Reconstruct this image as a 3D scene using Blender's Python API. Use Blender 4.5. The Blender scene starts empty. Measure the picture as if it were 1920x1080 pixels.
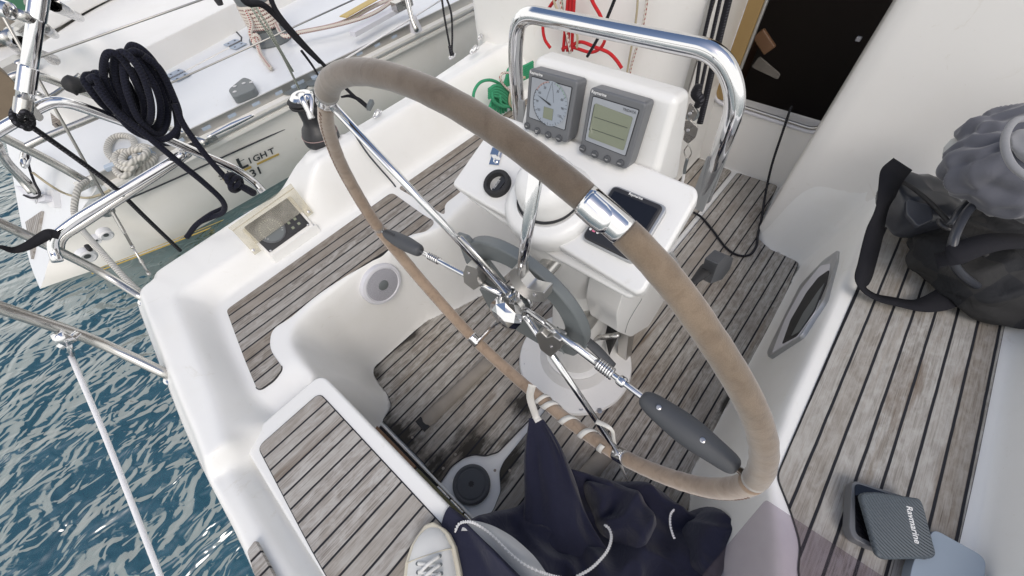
import bpy, math, random
import numpy as np
from mathutils import Vector, Matrix
random.seed(7); rng=np.random.default_rng(7)
scene=bpy.context.scene; COL=scene.collection

# ---------------------------------------------------------------- camera
CAM=np.array([-0.259,-0.276,1.282]); FPX=755.08
RM=np.array([[0.6465162,-0.7602907,-0.0630466],[-0.6369714,-0.4924707,-0.5930768],[0.4198621,0.4235926,-0.8026737]])
cd=bpy.data.cameras.new("camera"); cam=bpy.data.objects.new("camera",cd); COL.objects.link(cam)
cd.sensor_width=36.0; cd.lens=36.0*FPX/1920.0; cd.clip_start=0.02; cd.clip_end=2000
r_,d_,f_=RM
cam.matrix_world=Matrix(((r_[0],-d_[0],-f_[0],CAM[0]),(r_[1],-d_[1],-f_[1],CAM[1]),(r_[2],-d_[2],-f_[2],CAM[2]),(0,0,0,1)))
scene.camera=cam

# ---------------------------------------------------------------- light
SUN_EL=math.radians(50); SUN_AZ=math.radians(-128)   # azimuth measured from +x toward +y
w=bpy.data.worlds.new("World"); scene.world=w; w.use_nodes=True
nt=w.node_tree; N=nt.nodes; L=nt.links
for n in list(N): N.remove(n)
out=N.new('ShaderNodeOutputWorld'); bg=N.new('ShaderNodeBackground'); sky=N.new('ShaderNodeTexSky')
sky.sky_type='NISHITA'; sky.sun_disc=False; sky.sun_elevation=SUN_EL
sky.sun_rotation=math.radians(90)-SUN_AZ; sky.air_density=1.0; sky.dust_density=2.5; sky.ozone_density=1.0
tc=N.new('ShaderNodeTexCoord'); ns=N.new('ShaderNodeTexNoise'); ns.inputs['Scale'].default_value=2.6; ns.inputs['Detail'].default_value=6
sep=N.new('ShaderNodeSeparateXYZ'); L.new(tc.outputs['Generated'],sep.inputs[0])
# pale hazy cloud low in the sky, breaking up into blue overhead
ma=N.new('ShaderNodeMath'); ma.operation='MULTIPLY_ADD'; ma.inputs[1].default_value=.85; L.new(ns.outputs['Fac'],ma.inputs[0])
neg=N.new('ShaderNodeMath'); neg.operation='MULTIPLY'; neg.inputs[1].default_value=-1.0; L.new(sep.outputs['Z'],neg.inputs[0]); L.new(neg.outputs[0],ma.inputs[2])
cr=N.new('ShaderNodeMapRange'); cr.inputs[1].default_value=-.26; cr.inputs[2].default_value=-.12
mx=N.new('ShaderNodeMixRGB'); mx.inputs[2].default_value=(8.6,8.5,8.3,1)
L.new(tc.outputs['Generated'],ns.inputs['Vector']); L.new(ma.outputs[0],cr.inputs[0])
L.new(cr.outputs[0],mx.inputs['Fac']); L.new(sky.outputs[0],mx.inputs[1])
L.new(mx.outputs[0],bg.inputs['Color']); L.new(bg.outputs[0],out.inputs['Surface'])
bg.inputs['Strength'].default_value=0.14
sl=bpy.data.lights.new("sun",'SUN'); sun=bpy.data.objects.new("sun",sl); COL.objects.link(sun)
sl.energy=.9; sl.angle=math.radians(30); sl.color=(1,.95,.88)
sd=Vector((math.cos(SUN_EL)*math.cos(SUN_AZ),math.cos(SUN_EL)*math.sin(SUN_AZ),math.sin(SUN_EL)))
sun.rotation_euler=sd.to_track_quat('Z','Y').to_euler()
vs=scene.view_settings; vs.view_transform='Standard'; vs.look='None'; vs.gamma=1; vs.exposure=0.2
scene.cycles.max_bounces=8; scene.cycles.transparent_max_bounces=8

# ---------------------------------------------------------------- placement helpers (real planes, metres; floor z=0)
def ray(x,y):
    d=RM.T@np.array([x-960.,y-540.,FPX]); return d/np.linalg.norm(d)
def P(x,y,X=None,Y=None,Z=None):
    d=ray(x,y)
    t=(X-CAM[0])/d[0] if X is not None else ((Y-CAM[1])/d[1] if Y is not None else (Z-CAM[2])/d[2])
    return Vector(CAM+d*t)
def PL(x,y,p0,n):
    d=ray(x,y); n=np.array(n); t=n@(np.array(p0)-CAM)/(n@d); return Vector(CAM+d*t)

# ---------------------------------------------------------------- materials
def newmat(name):
    m=bpy.data.materials.new(name); m.use_nodes=True
    return m,m.node_tree.nodes,m.node_tree.links,m.node_tree.nodes['Principled BSDF']
def setp(b,col=None,rough=None,metal=None,spec=None,coat=None,sheen=None):
    if col is not None: b.inputs['Base Color'].default_value=(*col,1)
    if rough is not None: b.inputs['Roughness'].default_value=rough
    if metal is not None: b.inputs['Metallic'].default_value=metal
    if spec is not None: b.inputs['Specular IOR Level'].default_value=spec
    if coat is not None: b.inputs['Coat Weight'].default_value=coat
    if sheen is not None: b.inputs['Sheen Weight'].default_value=sheen
def plain(name,col,rough=.5,metal=0,spec=.5,var=.06,scale=25,bump=0,bscale=200,coat=0,sheen=0):
    m,n,l,b=newmat(name); setp(b,col,rough,metal,spec,coat,sheen)
    t=n.new('ShaderNodeTexCoord'); s=n.new('ShaderNodeTexNoise'); s.inputs['Scale'].default_value=scale; s.inputs['Detail'].default_value=5
    l.new(t.outputs['Object'],s.inputs['Vector'])
    if var:
        h=n.new('ShaderNodeMixRGB'); h.inputs[1].default_value=(*[c*(1-var) for c in col],1); h.inputs[2].default_value=(*[min(1,c*(1+var)) for c in col],1)
        l.new(s.outputs['Fac'],h.inputs[0]); l.new(h.outputs[0],b.inputs['Base Color'])
        r=n.new('ShaderNodeMapRange'); r.inputs[3].default_value=max(0,rough-.06); r.inputs[4].default_value=min(1,rough+.08)
        l.new(s.outputs['Fac'],r.inputs[0]); l.new(r.outputs[0],b.inputs['Roughness'])
    if bump:
        s2=n.new('ShaderNodeTexNoise'); s2.inputs['Scale'].default_value=bscale; s2.inputs['Detail'].default_value=3
        l.new(t.outputs['Object'],s2.inputs['Vector'])
        bp=n.new('ShaderNodeBump'); bp.inputs['Strength'].default_value=bump; bp.inputs['Distance'].default_value=.002
        l.new(s2.outputs['Fac'],bp.inputs['Height']); l.new(bp.outputs[0],b.inputs['Normal'])
    return m
M={}
def math_(n,l,op,a,b=None,c=None):
    x=n.new('ShaderNodeMath'); x.operation=op
    for i,v in enumerate((a,b,c)):
        if v is None: continue
        if hasattr(v,'is_linked') or hasattr(v,'links'): l.new(v,x.inputs[i])
        else: x.inputs[i].default_value=v
    return x.outputs[0]
def gelcoat(name,col,grime=.25,rough=.28):
    m,n,l,b=newmat(name); setp(b,col,rough,coat=.25)
    b.inputs['Coat Roughness'].default_value=.15
    t=n.new('ShaderNodeTexCoord')
    a=n.new('ShaderNodeTexNoise'); a.inputs['Scale'].default_value=3.2; a.inputs['Detail'].default_value=8; a.inputs['Roughness'].default_value=.62
    s=n.new('ShaderNodeTexNoise'); s.inputs['Scale'].default_value=170; s.inputs['Detail'].default_value=2
    l.new(t.outputs['Object'],a.inputs['Vector']); l.new(t.outputs['Object'],s.inputs['Vector'])
    r1=n.new('ShaderNodeMapRange'); r1.inputs[1].default_value=.5; r1.inputs[2].default_value=.8; r1.inputs[4].default_value=grime
    l.new(a.outputs['Fac'],r1.inputs[0])
    k=n.new('ShaderNodeMapRange'); k.inputs[1].default_value=.72; k.inputs[2].default_value=.8; k.inputs[4].default_value=.35
    l.new(s.outputs['Fac'],k.inputs[0])
    q=math_(n,l,'MAXIMUM',r1.outputs[0],k.outputs[0])
    h=n.new('ShaderNodeMixRGB'); h.inputs[1].default_value=(*col,1); h.inputs[2].default_value=(col[0]*.74,col[1]*.70,col[2]*.6,1)
    l.new(q,h.inputs[0]); l.new(h.outputs[0],b.inputs['Base Color'])
    sc_=n.new('ShaderNodeTexNoise'); sc_.inputs['Scale'].default_value=9; sc_.inputs['Detail'].default_value=12; sc_.inputs['Roughness'].default_value=.75; sc_.inputs['Distortion'].default_value=2.0; l.new(t.outputs['Object'],sc_.inputs['Vector'])
    s3=n.new('ShaderNodeMapRange'); s3.inputs[1].default_value=.60; s3.inputs[2].default_value=.72; s3.inputs[4].default_value=.55; l.new(sc_.outputs['Fac'],s3.inputs[0])
    h2=n.new('ShaderNodeMixRGB'); h2.inputs[2].default_value=(col[0]*.80,col[1]*.77,col[2]*.70,1); l.new(s3.outputs[0],h2.inputs[0]); l.new(h.outputs[0],h2.inputs[1]); l.new(h2.outputs[0],b.inputs['Base Color'])
    op=n.new('ShaderNodeTexNoise'); op.inputs['Scale'].default_value=120; op.inputs['Detail'].default_value=2; l.new(t.outputs['Object'],op.inputs['Vector'])
    bpp=n.new('ShaderNodeBump'); bpp.inputs['Strength'].default_value=.08; bpp.inputs['Distance'].default_value=.001; l.new(op.outputs['Fac'],bpp.inputs['Height']); l.new(bpp.outputs[0],b.inputs['Normal'])
    rr=n.new('ShaderNodeMapRange'); rr.inputs[3].default_value=rough; rr.inputs[4].default_value=rough+.25
    l.new(a.outputs['Fac'],rr.inputs[0]); l.new(rr.outputs[0],b.inputs['Roughness'])
    return m
M['gel']=gelcoat('white_gelcoat',(.80,.80,.785),.2)
M['gel2']=gelcoat('console_gelcoat',(.74,.74,.73),.15,.22)
M['hull']=gelcoat('hull_gelcoat',(.80,.785,.745),.25,.3)
M['deckw']=gelcoat('deck_gelcoat',(.74,.76,.78),.12,.4)
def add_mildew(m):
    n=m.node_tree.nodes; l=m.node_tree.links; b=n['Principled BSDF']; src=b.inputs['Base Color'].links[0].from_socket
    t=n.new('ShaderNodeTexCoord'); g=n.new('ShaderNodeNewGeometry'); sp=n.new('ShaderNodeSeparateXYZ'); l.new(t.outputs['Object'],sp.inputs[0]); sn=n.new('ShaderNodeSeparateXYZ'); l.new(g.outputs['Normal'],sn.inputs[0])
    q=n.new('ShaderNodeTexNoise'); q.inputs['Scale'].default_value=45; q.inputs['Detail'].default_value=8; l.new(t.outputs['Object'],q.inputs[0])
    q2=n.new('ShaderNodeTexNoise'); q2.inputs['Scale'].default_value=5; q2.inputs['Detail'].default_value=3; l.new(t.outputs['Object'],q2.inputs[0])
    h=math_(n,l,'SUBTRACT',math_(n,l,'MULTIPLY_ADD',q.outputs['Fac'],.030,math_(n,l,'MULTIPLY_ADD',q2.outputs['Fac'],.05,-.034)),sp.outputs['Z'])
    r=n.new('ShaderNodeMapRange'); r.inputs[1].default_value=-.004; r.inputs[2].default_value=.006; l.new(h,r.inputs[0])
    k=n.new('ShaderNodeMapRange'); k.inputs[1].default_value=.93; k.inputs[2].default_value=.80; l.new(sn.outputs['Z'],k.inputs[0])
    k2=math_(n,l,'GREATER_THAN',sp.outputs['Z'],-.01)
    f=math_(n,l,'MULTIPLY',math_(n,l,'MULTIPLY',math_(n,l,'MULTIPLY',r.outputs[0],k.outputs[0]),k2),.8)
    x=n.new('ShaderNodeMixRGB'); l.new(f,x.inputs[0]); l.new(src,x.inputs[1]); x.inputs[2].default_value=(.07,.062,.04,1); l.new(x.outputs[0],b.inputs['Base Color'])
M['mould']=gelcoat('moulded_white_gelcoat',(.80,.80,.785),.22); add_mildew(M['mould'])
M['cream']=gelcoat('cream_gelcoat',(.76,.75,.73),.15,.35)
def teak(name,pitch,off,axis='Y',base=(.275,.25,.225),dark=(.10,.086,.072),pale=(.42,.41,.395),caulk=.0022,grime=0.0,brown=.0,edge=None,seed=0):
    m,n,l,b=newmat(name); setp(b,base,.82,spec=.25)
    t=n.new('ShaderNodeTexCoord'); sp=n.new('ShaderNodeSeparateXYZ'); l.new(t.outputs['Object'],sp.inputs[0])
    lng=sp.outputs['X']; acr=sp.outputs['Y']
    wob=n.new('ShaderNodeTexNoise'); wob.inputs['Scale'].default_value=14; l.new(t.outputs['Object'],wob.inputs['Vector'])
    wv=math_(n,l,'MULTIPLY_ADD',wob.outputs['Fac'],.0018,-.0009)
    acr2=math_(n,l,'ADD',acr,wv)
    q=math_(n,l,'DIVIDE',math_(n,l,'SUBTRACT',acr2,off),pitch)
    fr=math_(n,l,'FRACT',q); idx=math_(n,l,'FLOOR',q)
    dist=math_(n,l,'MULTIPLY',math_(n,l,'MINIMUM',fr,math_(n,l,'SUBTRACT',1.0,fr)),pitch)
    cm=n.new('ShaderNodeMapRange'); cm.inputs[1].default_value=caulk; cm.inputs[2].default_value=caulk+.0009; cm.inputs[3].default_value=1; cm.inputs[4].default_value=0
    l.new(dist,cm.inputs[0])
    wn=n.new('ShaderNodeTexWhiteNoise'); wn.noise_dimensions='1D'; l.new(math_(n,l,'ADD',idx,seed+.5),wn.inputs['W'])
    def grain(sx,sy,det,o):
        cx=n.new('ShaderNodeCombineXYZ')
        l.new(math_(n,l,'MULTIPLY_ADD',lng,sx,math_(n,l,'MULTIPLY',idx,3.7+o)),cx.inputs[0]); l.new(math_(n,l,'MULTIPLY',acr,sy),cx.inputs[1]); cx.inputs[2].default_value=o
        g=n.new('ShaderNodeTexNoise'); g.inputs['Scale'].default_value=1; g.inputs['Detail'].default_value=det; g.inputs['Roughness'].default_value=.65; g.inputs['Distortion'].default_value=.4
        l.new(cx.outputs[0],g.inputs['Vector']); return g.outputs['Fac']
    g1=grain(9,330,6,1); g2=grain(3,38,5,5); g3=grain(26,60,6,9)
    def ramp(v,a,b_,o0=0,o1=1):
        r=n.new('ShaderNodeMapRange'); r.inputs[1].default_value=a; r.inputs[2].default_value=b_; r.inputs[3].default_value=o0; r.inputs[4].default_value=o1; l.new(v,r.inputs[0]); return r.outputs[0]
    def mix(f,c1,c2):
        h=n.new('ShaderNodeMixRGB'); 
        if isinstance(f,float): h.inputs[0].default_value=f
        else: l.new(f,h.inputs[0])
        for i,c in ((1,c1),(2,c2)):
            if isinstance(c,tuple): h.inputs[i].default_value=(*c,1)
            else: l.new(c,h.inputs[i])
        return h.outputs[0]
    c=mix(ramp(g1,.36,.62),dark,base)
    c=mix(ramp(g3,.42,.68,0,.75),c,pale)
    c=mix(ramp(g2,.55,.75,0,.6),c,(.20,.15,.10))
    c=mix(ramp(wn.outputs['Value'],.5,1,0,.5),c,(.40,.385,.36))
    wn2=n.new('ShaderNodeTexWhiteNoise'); wn2.noise_dimensions='1D'; l.new(math_(n,l,'ADD',idx,seed*3+7.3),wn2.inputs['W'])
    c=mix(ramp(wn2.outputs['Value'],.62,1,0,.5),c,(.205,.165,.125))
    # fine open cracks along the grain
    ck_=grain(5,620,3,33); c=mix(ramp(ck_,.30,.36,.7,0),c,(.06,.052,.045))
    if brown:
        bn=n.new('ShaderNodeTexNoise'); bn.inputs['Scale'].default_value=3.1; bn.inputs['Detail'].default_value=6; l.new(t.outputs['Object'],bn.inputs['Vector'])
        c=mix(ramp(bn.outputs['Fac'],.52,.62,0,brown),c,(.13,.085,.055))
    # worn-out brown patches on single planks
    pn=grain(1.5,11,6,21); 
    c=mix(math_(n,l,'MULTIPLY',ramp(pn,.57,.70),ramp(wn.outputs['Value'],.45,.5)),c,(.15,.112,.082))
    if grime:
        gn=n.new('ShaderNodeTexNoise'); gn.inputs['Scale'].default_value=30; gn.inputs['Detail'].default_value=8; l.new(t.outputs['Object'],gn.inputs['Vector'])
        gm=None
        for (gx,gy,gr,sx,sy) in edge:
            dx=math_(n,l,'MULTIPLY',math_(n,l,'SUBTRACT',lng,gx),sx); dy=math_(n,l,'MULTIPLY',math_(n,l,'SUBTRACT',acr,gy),sy)
            dd=math_(n,l,'SQRT',math_(n,l,'ADD',math_(n,l,'MULTIPLY',dx,dx),math_(n,l,'MULTIPLY',dy,dy)))
            v=math_(n,l,'SUBTRACT',1.0,math_(n,l,'DIVIDE',dd,gr))
            v=math_(n,l,'MAXIMUM',v,0.0)
            gm=v if gm is None else math_(n,l,'MAXIMUM',gm,v)
        gst=grain(14,55,8,47)
        gg=math_(n,l,'ADD',math_(n,l,'MULTIPLY',gm,1.25),math_(n,l,'MULTIPLY_ADD',gn.outputs['Fac'],.8,math_(n,l,'MULTIPLY_ADD',gst,1.6,-1.2)))
        gg=math_(n,l,'MULTIPLY',ramp(gg,.42,1.0,0,grime),ramp(gm,0,.08))
        c=mix(gg,c,(.030,.027,.023))
    c=mix(cm.outputs[0],c,(.018,.019,.024))
    l.new(c,b.inputs['Base Color'])
    bp=n.new('ShaderNodeBump'); bp.inputs['Strength'].default_value=.55; bp.inputs['Distance'].default_value=.0015
    hh=math_(n,l,'SUBTRACT',math_(n,l,'MULTIPLY_ADD',g1,.5,math_(n,l,'MULTIPLY',g3,.5)),math_(n,l,'MULTIPLY',cm.outputs[0],.5))
    l.new(hh,bp.inputs['Height']); l.new(bp.outputs[0],b.inputs['Normal'])
    return m
GE=[(-.18,.56,.13,1.2,1),(-.25,.30,.17,2.2,.7),(-.24,.14,.14,1.5,1.2),(-.13,.10,.12,1,1),(.0,.56,.07,.4,1),(.08,.06,.10,1,1),(-.1,-.01,.13,.6,1.6),(.5,-.44,.05,.2,1),(.48,.0,.12,1,1),(.62,-.02,.11,1,1)]
M['teak_floor']=teak('weathered_teak_floor',.0415,.012,grime=.95,edge=GE,brown=.22,seed=3,base=(.375,.35,.315),dark=(.155,.138,.118),pale=(.50,.485,.455))
M['teak_port']=teak('weathered_teak_port',.0345,.781-.0345*9,brown=.12,seed=11,caulk=.0019,base=(.325,.30,.27),dark=(.125,.11,.095),pale=(.47,.455,.43))
M['teak_stbd']=teak('weathered_teak_starboard',.0392,-.515-.0392*10,seed=23,pale=(.48,.475,.46),base=(.35,.335,.31),dark=(.165,.15,.133))
M['teak_stern']=teak('weathered_teak_stern',.0335,.349-.0335*12,seed=31,pale=(.50,.49,.475),base=(.385,.36,.335),dark=(.19,.17,.15),caulk=.0017)
M['caulk']=plain('black_caulk',(.02,.021,.025),.6)
M['chock']=plain('worn_teak_chock',(.25,.225,.195),.85,var=.3,scale=18,bump=.5,bscale=60)
def metal(name,col,rough,var=.05):
    m,n,l,b=newmat(name); setp(b,col,rough,1)
    t=n.new('ShaderNodeTexCoord'); s=n.new('ShaderNodeTexNoise'); s.inputs['Scale'].default_value=25; s.inputs['Detail'].default_value=6; l.new(t.outputs['Object'],s.inputs['Vector'])
    r=n.new('ShaderNodeMapRange'); r.inputs[3].default_value=max(.02,rough-var); r.inputs[4].default_value=rough+var; l.new(s.outputs['Fac'],r.inputs[0]); l.new(r.outputs[0],b.inputs['Roughness'])
    return m
M['chrome']=metal('polished_stainless',(.72,.72,.73),.08,.05)
M['steel']=metal('satin_stainless',(.55,.54,.52),.27,.08)
M['alu']=metal('cast_aluminium',(.50,.49,.47),.42,.1)
M['wire']=metal('stainless_wire',(.42,.41,.39),.4)
M['black']=plain('black_plastic',(.022,.022,.025),.38)
M['blackmat']=plain('black_rubber',(.018,.018,.02),.7)
M['dgrey']=plain('dark_grey_rubber',(.062,.066,.074),.55,bump=.12,bscale=300)
M['mgrey']=plain('grey_casting',(.13,.145,.15),.42,var=.03)
M['bezel']=plain('grey_bezel',(.13,.135,.145),.38,var=.03)
M['lgrey']=plain('light_grey_plastic',(.62,.62,.66),.4)
M['screw']=metal('screw_steel',(.5,.5,.52),.3)
def leather(name,c1,c2,wear=.5):
    m,n,l,b=newmat(name); setp(b,c1,.93,spec=.15,sheen=.5)
    b.inputs['Sheen Roughness'].default_value=.5
    t=n.new('ShaderNodeTexCoord')
    a=n.new('ShaderNodeTexNoise'); a.inputs['Scale'].default_value=11; a.inputs['Detail'].default_value=7
    s=n.new('ShaderNodeTexNoise'); s.inputs['Scale'].default_value=900; s.inputs['Detail'].default_value=2
    l.new(t.outputs['Object'],a.inputs['Vector']); l.new(t.outputs['Object'],s.inputs['Vector'])
    h=n.new('ShaderNodeMixRGB'); h.inputs[1].default_value=(*c1,1); h.inputs[2].default_value=(*c2,1)
    mr=n.new('ShaderNodeMapRange'); mr.inputs[1].default_value=.35; mr.inputs[2].default_value=.65; l.new(a.outputs['Fac'],mr.inputs[0]); l.new(mr.outputs[0],h.inputs[0])
    g=n.new('ShaderNodeMixRGB'); g.blend_type='MULTIPLY'; g.inputs[0].default_value=.35; l.new(h.outputs[0],g.inputs[1]); l.new(s.outputs['Fac'],g.inputs[2])
    l.new(g.outputs[0],b.inputs['Base Color'])
    w2=n.new('ShaderNodeTexNoise'); w2.inputs['Scale'].default_value=60; w2.inputs['Detail'].default_value=5; w2.inputs['Distortion'].default_value=.8; l.new(t.outputs['Object'],w2.inputs['Vector'])
    dk=n.new('ShaderNodeMixRGB'); dk.blend_type='MULTIPLY'; dr=n.new('ShaderNodeMapRange'); dr.inputs[1].default_value=.45; dr.inputs[2].default_value=.75; dr.inputs[4].default_value=wear; l.new(w2.outputs['Fac'],dr.inputs[0]); l.new(dr.outputs[0],dk.inputs[0]); l.new(g.outputs[0],dk.inputs[1]); dk.inputs[2].default_value=(.55,.5,.46,1); l.new(dk.outputs[0],b.inputs['Base Color'])
    bp=n.new('ShaderNodeBump'); bp.inputs['Strength'].default_value=.4; bp.inputs['Distance'].default_value=.0012; l.new(math_(n,l,'MULTIPLY_ADD',s.outputs['Fac'],.5,w2.outputs['Fac']),bp.inputs['Height']); l.new(bp.outputs[0],b.inputs['Normal'])
    return m
M['suede']=leather('shaded_brown_suede',(.135,.105,.080),(.19,.15,.113))  # upper rim run: dark suede nap, plus its shade put into the colour
M['suede_mid']=leather('lit_brown_suede',(.20,.152,.107),(.275,.21,.15))  # same suede for the right run, its brighter light put into the colour
M['satin']=plain('satin_steel',(.42,.43,.44),.35,metal=.6,var=.03)
M['suede2']=leather('tan_suede',(.33,.245,.18),(.42,.32,.24))
M['stitch']=plain('brown_stitching',(.17,.10,.07),.8)
M['stitch_red']=plain('red_stitching',(.30,.10,.07),.8)
def rope(name,c1,c2=None,freq=90,amt=.5,thr=.8,bump=.6,tw=1.0):
    """braided or laid rope: uv.x metres along, uv.y 0..1 around"""
    m,n,l,b=newmat(name); setp(b,c1,.85,spec=.2,sheen=.05)
    uv=n.new('ShaderNodeUVMap'); uv.uv_map='UVMap'; sp=n.new('ShaderNodeSeparateXYZ'); l.new(uv.outputs[0],sp.inputs[0])
    u,v=sp.outputs['X'],sp.outputs['Y']
    a1=math_(n,l,'SINE',math_(n,l,'MULTIPLY',math_(n,l,'ADD',math_(n,l,'MULTIPLY',u,freq),math_(n,l,'MULTIPLY',v,3.0*tw)),6.2832))
    a2=math_(n,l,'SINE',math_(n,l,'MULTIPLY',math_(n,l,'SUBTRACT',math_(n,l,'MULTIPLY',u,freq),math_(n,l,'MULTIPLY',v,3.0)),6.2832))
    hgt=math_(n,l,'MAXIMUM',a1,a2) if tw==1.0 else a1
    d=n.new('ShaderNodeMixRGB'); d.inputs[1].default_value=(*[c*(1-amt) for c in c1],1); d.inputs[2].default_value=(*c1,1)
    mr=n.new('ShaderNodeMapRange'); mr.inputs[1].default_value=-1; mr.inputs[2].default_value=.6; l.new(hgt,mr.inputs[0]); l.new(mr.outputs[0],d.inputs[0])
    o=d.outputs[0]
    if c2 is not None:
        f=math_(n,l,'SINE',math_(n,l,'MULTIPLY',math_(n,l,'ADD',math_(n,l,'MULTIPLY',u,freq*.33),math_(n,l,'MULTIPLY',v,1.0)),6.2832))
        g=math_(n,l,'SINE',math_(n,l,'MULTIPLY',math_(n,l,'SUBTRACT',math_(n,l,'MULTIPLY',u,freq*.33),math_(n,l,'MULTIPLY',v,2.0)),6.2832))
        k=math_(n,l,'GREATER_THAN',math_(n,l,'MULTIPLY',f,g),thr*.6)
        h=n.new('ShaderNodeMixRGB'); l.new(k,h.inputs[0]); l.new(o,h.inputs[1]); h.inputs[2].default_value=(*c2,1); o=h.outputs[0]
    l.new(o,b.inputs['Base Color'])
    bp=n.new('ShaderNodeBump'); bp.inputs['Strength'].default_value=bump; bp.inputs['Distance'].default_value=.001; l.new(hgt,bp.inputs['Height']); l.new(bp.outputs[0],b.inputs['Normal'])
    return m
M['r_navy']=rope('navy_braided_rope',(.010,.011,.022),freq=160,amt=.6)
M['r_black']=rope('black_cord',(.014,.014,.018),(.06,.06,.07),freq=200,amt=.4)
M['r_green']=rope('green_rope',(.05,.31,.16),freq=170,amt=.3)
M['r_red']=rope('red_rope',(.52,.025,.03),freq=170,amt=.2)
M['r_fleck']=rope('white_rope_red_fleck',(.62,.58,.52),(.28,.05,.05),freq=110,amt=.2,thr=.75)
M['r_white']=rope('white_laid_rope',(.62,.60,.55),freq=45,amt=.45,tw=.99,bump=1.0)
M['r_beige']=rope('beige_cord',(.46,.40,.28),freq=200,amt=.3)
M['r_grey']=rope('grey_green_line',(.45,.46,.40),(.16,.19,.16),freq=120,amt=.3)
def fabric(name,col,col2,sc=700,rough=.9,bump=.3,big=6,sheen=.3):
    m,n,l,b=newmat(name); setp(b,col,rough,spec=.2,sheen=sheen)
    t=n.new('ShaderNodeTexCoord'); a=n.new('ShaderNodeTexNoise'); a.inputs['Scale'].default_value=big; a.inputs['Detail'].default_value=6; l.new(t.outputs['Object'],a.inputs['Vector'])
    s=n.new('ShaderNodeTexNoise'); s.inputs['Scale'].default_value=sc; l.new(t.outputs['Object'],s.inputs['Vector'])
    h=n.new('ShaderNodeMixRGB'); h.inputs[1].default_value=(*col,1); h.inputs[2].default_value=(*col2,1); l.new(a.outputs['Fac'],h.inputs[0]); l.new(h.outputs[0],b.inputs['Base Color'])
    wr=n.new('ShaderNodeTexNoise'); wr.inputs['Scale'].default_value=28; wr.inputs['Detail'].default_value=4; wr.inputs['Distortion'].default_value=1.2; l.new(t.outputs['Object'],wr.inputs['Vector'])
    bp=n.new('ShaderNodeBump'); bp.inputs['Strength'].default_value=bump; bp.inputs['Distance'].default_value=.004
    l.new(math_(n,l,'MULTIPLY_ADD',s.outputs['Fac'],.12,wr.outputs['Fac']),bp.inputs['Height']); l.new(bp.outputs[0],b.inputs['Normal'])
    return m
M['navy']=fabric('navy_cloth',(.010,.011,.028),(.026,.028,.052),bump=.7,sheen=.2)
M['web']=fabric('black_webbing',(.012,.012,.016),(.02,.02,.024),sheen=0)
M['duffel']=fabric('dark_grey_canvas',(.055,.052,.050),(.085,.08,.074))
M['duffel2']=fabric('black_canvas',(.016,.017,.020),(.028,.028,.032))
M['vinyl']=plain('black_vinyl',(.03,.033,.042),.32,var=.1)
M['quilt']=fabric('grey_blue_quilted',(.085,.088,.108),(.125,.13,.155))
M['liner']=fabric('pale_grey_cloth',(.42,.43,.44),(.52,.53,.53))
M['canvas']=fabric('white_canvas',(.62,.62,.61),(.70,.70,.68),bump=.15)
M['solerub']=plain('ivory_rubber',(.58,.54,.44),.6)
M['whiteweb']=plain('white_webbing',(.66,.65,.62),.8,bump=.5,bscale=600)
M['zip']=plain('white_zip_plastic',(.72,.72,.72),.45)
M['whitepl']=plain('white_plastic',(.74,.74,.75),.35)
M['bluegrey']=plain('blue_grey_plastic',(.25,.30,.36),.45,var=.04)
M['cover']=plain('dark_grey_cover',(.075,.09,.105),.5)
M['lcd']=plain('green_lcd',(.185,.205,.145),.12,var=.02,coat=.6)
M['lcdgrey']=plain('grey_lcd_face',(.30,.32,.35),.15,var=.02,coat=.5)
M['glassblack']=plain('black_glass',(.006,.006,.008),.05,var=0,spec=.6)
M['textw']=plain('white_print',(.75,.75,.75),.5,var=0)
M['textk']=plain('dark_print',(.03,.035,.04),.5,var=0)
M['gold']=plain('gold_stripe',(.50,.36,.10),.45)
M['olive']=plain('olive_wood',(.16,.15,.08),.7,var=.2)
M['brownp']=plain('brown_stained_panel',(.25,.15,.09),.7,var=.2)
M['wood']=plain('varnished_wood',(.38,.20,.08),.3,var=.25,scale=6,coat=.4)
M['wood2']=plain('golden_wood_trim',(.33,.22,.09),.35,var=.2,scale=6)
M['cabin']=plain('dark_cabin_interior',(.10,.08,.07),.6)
M['cabinwood']=plain('dark_cabin_wood',(.24,.13,.07),.4,var=.2,scale=5)
M['gasket']=plain('dark_gasket',(.03,.035,.045),.5)
M['hinge']=plain('blue_grey_hinge',(.36,.43,.52),.35)
M['red']=plain('red_mark',(.45,.03,.05),.5); M['green']=plain('green_canvas',(.05,.16,.09),.8)
M['redd']=plain('pale_red_arc',(.34,.24,.23),.5); M['greend']=plain('pale_green_arc',(.25,.36,.27),.5)
M['dock']=plain('weathered_dock_wood',(.20,.155,.11),.85,var=.3,scale=9,bump=.5,bscale=40)
M['amber']=plain('pink_mark',(.6,.15,.25),.5)
def clearmat(name,col,rough,alpha,bcol=None):
    m,n,l,b=newmat(name); setp(b,bcol or col,rough,spec=.5)
    tr=n.new('ShaderNodeBsdfTransparent'); tr.inputs[0].default_value=(*col,1); mxs=n.new('ShaderNodeMixShader'); mxs.inputs[0].default_value=alpha
    sx=n.new('ShaderNodeTexNoise'); sx.inputs['Scale'].default_value=18; sx.inputs['Detail'].default_value=8
    t=n.new('ShaderNodeTexCoord'); l.new(t.outputs['Object'],sx.inputs['Vector'])
    r=n.new('ShaderNodeMapRange'); r.inputs[1].default_value=.4; r.inputs[2].default_value=.7; r.inputs[3].default_value=alpha*.7; r.inputs[4].default_value=min(1,alpha*1.5); l.new(sx.outputs['Fac'],r.inputs[0]); l.new(r.outputs[0],mxs.inputs[0])
    l.new(tr.outputs[0],mxs.inputs[1]); l.new(b.outputs[0],mxs.inputs[2]); l.new(mxs.outputs[0],n['Material Output'].inputs[0])
    return m
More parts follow.
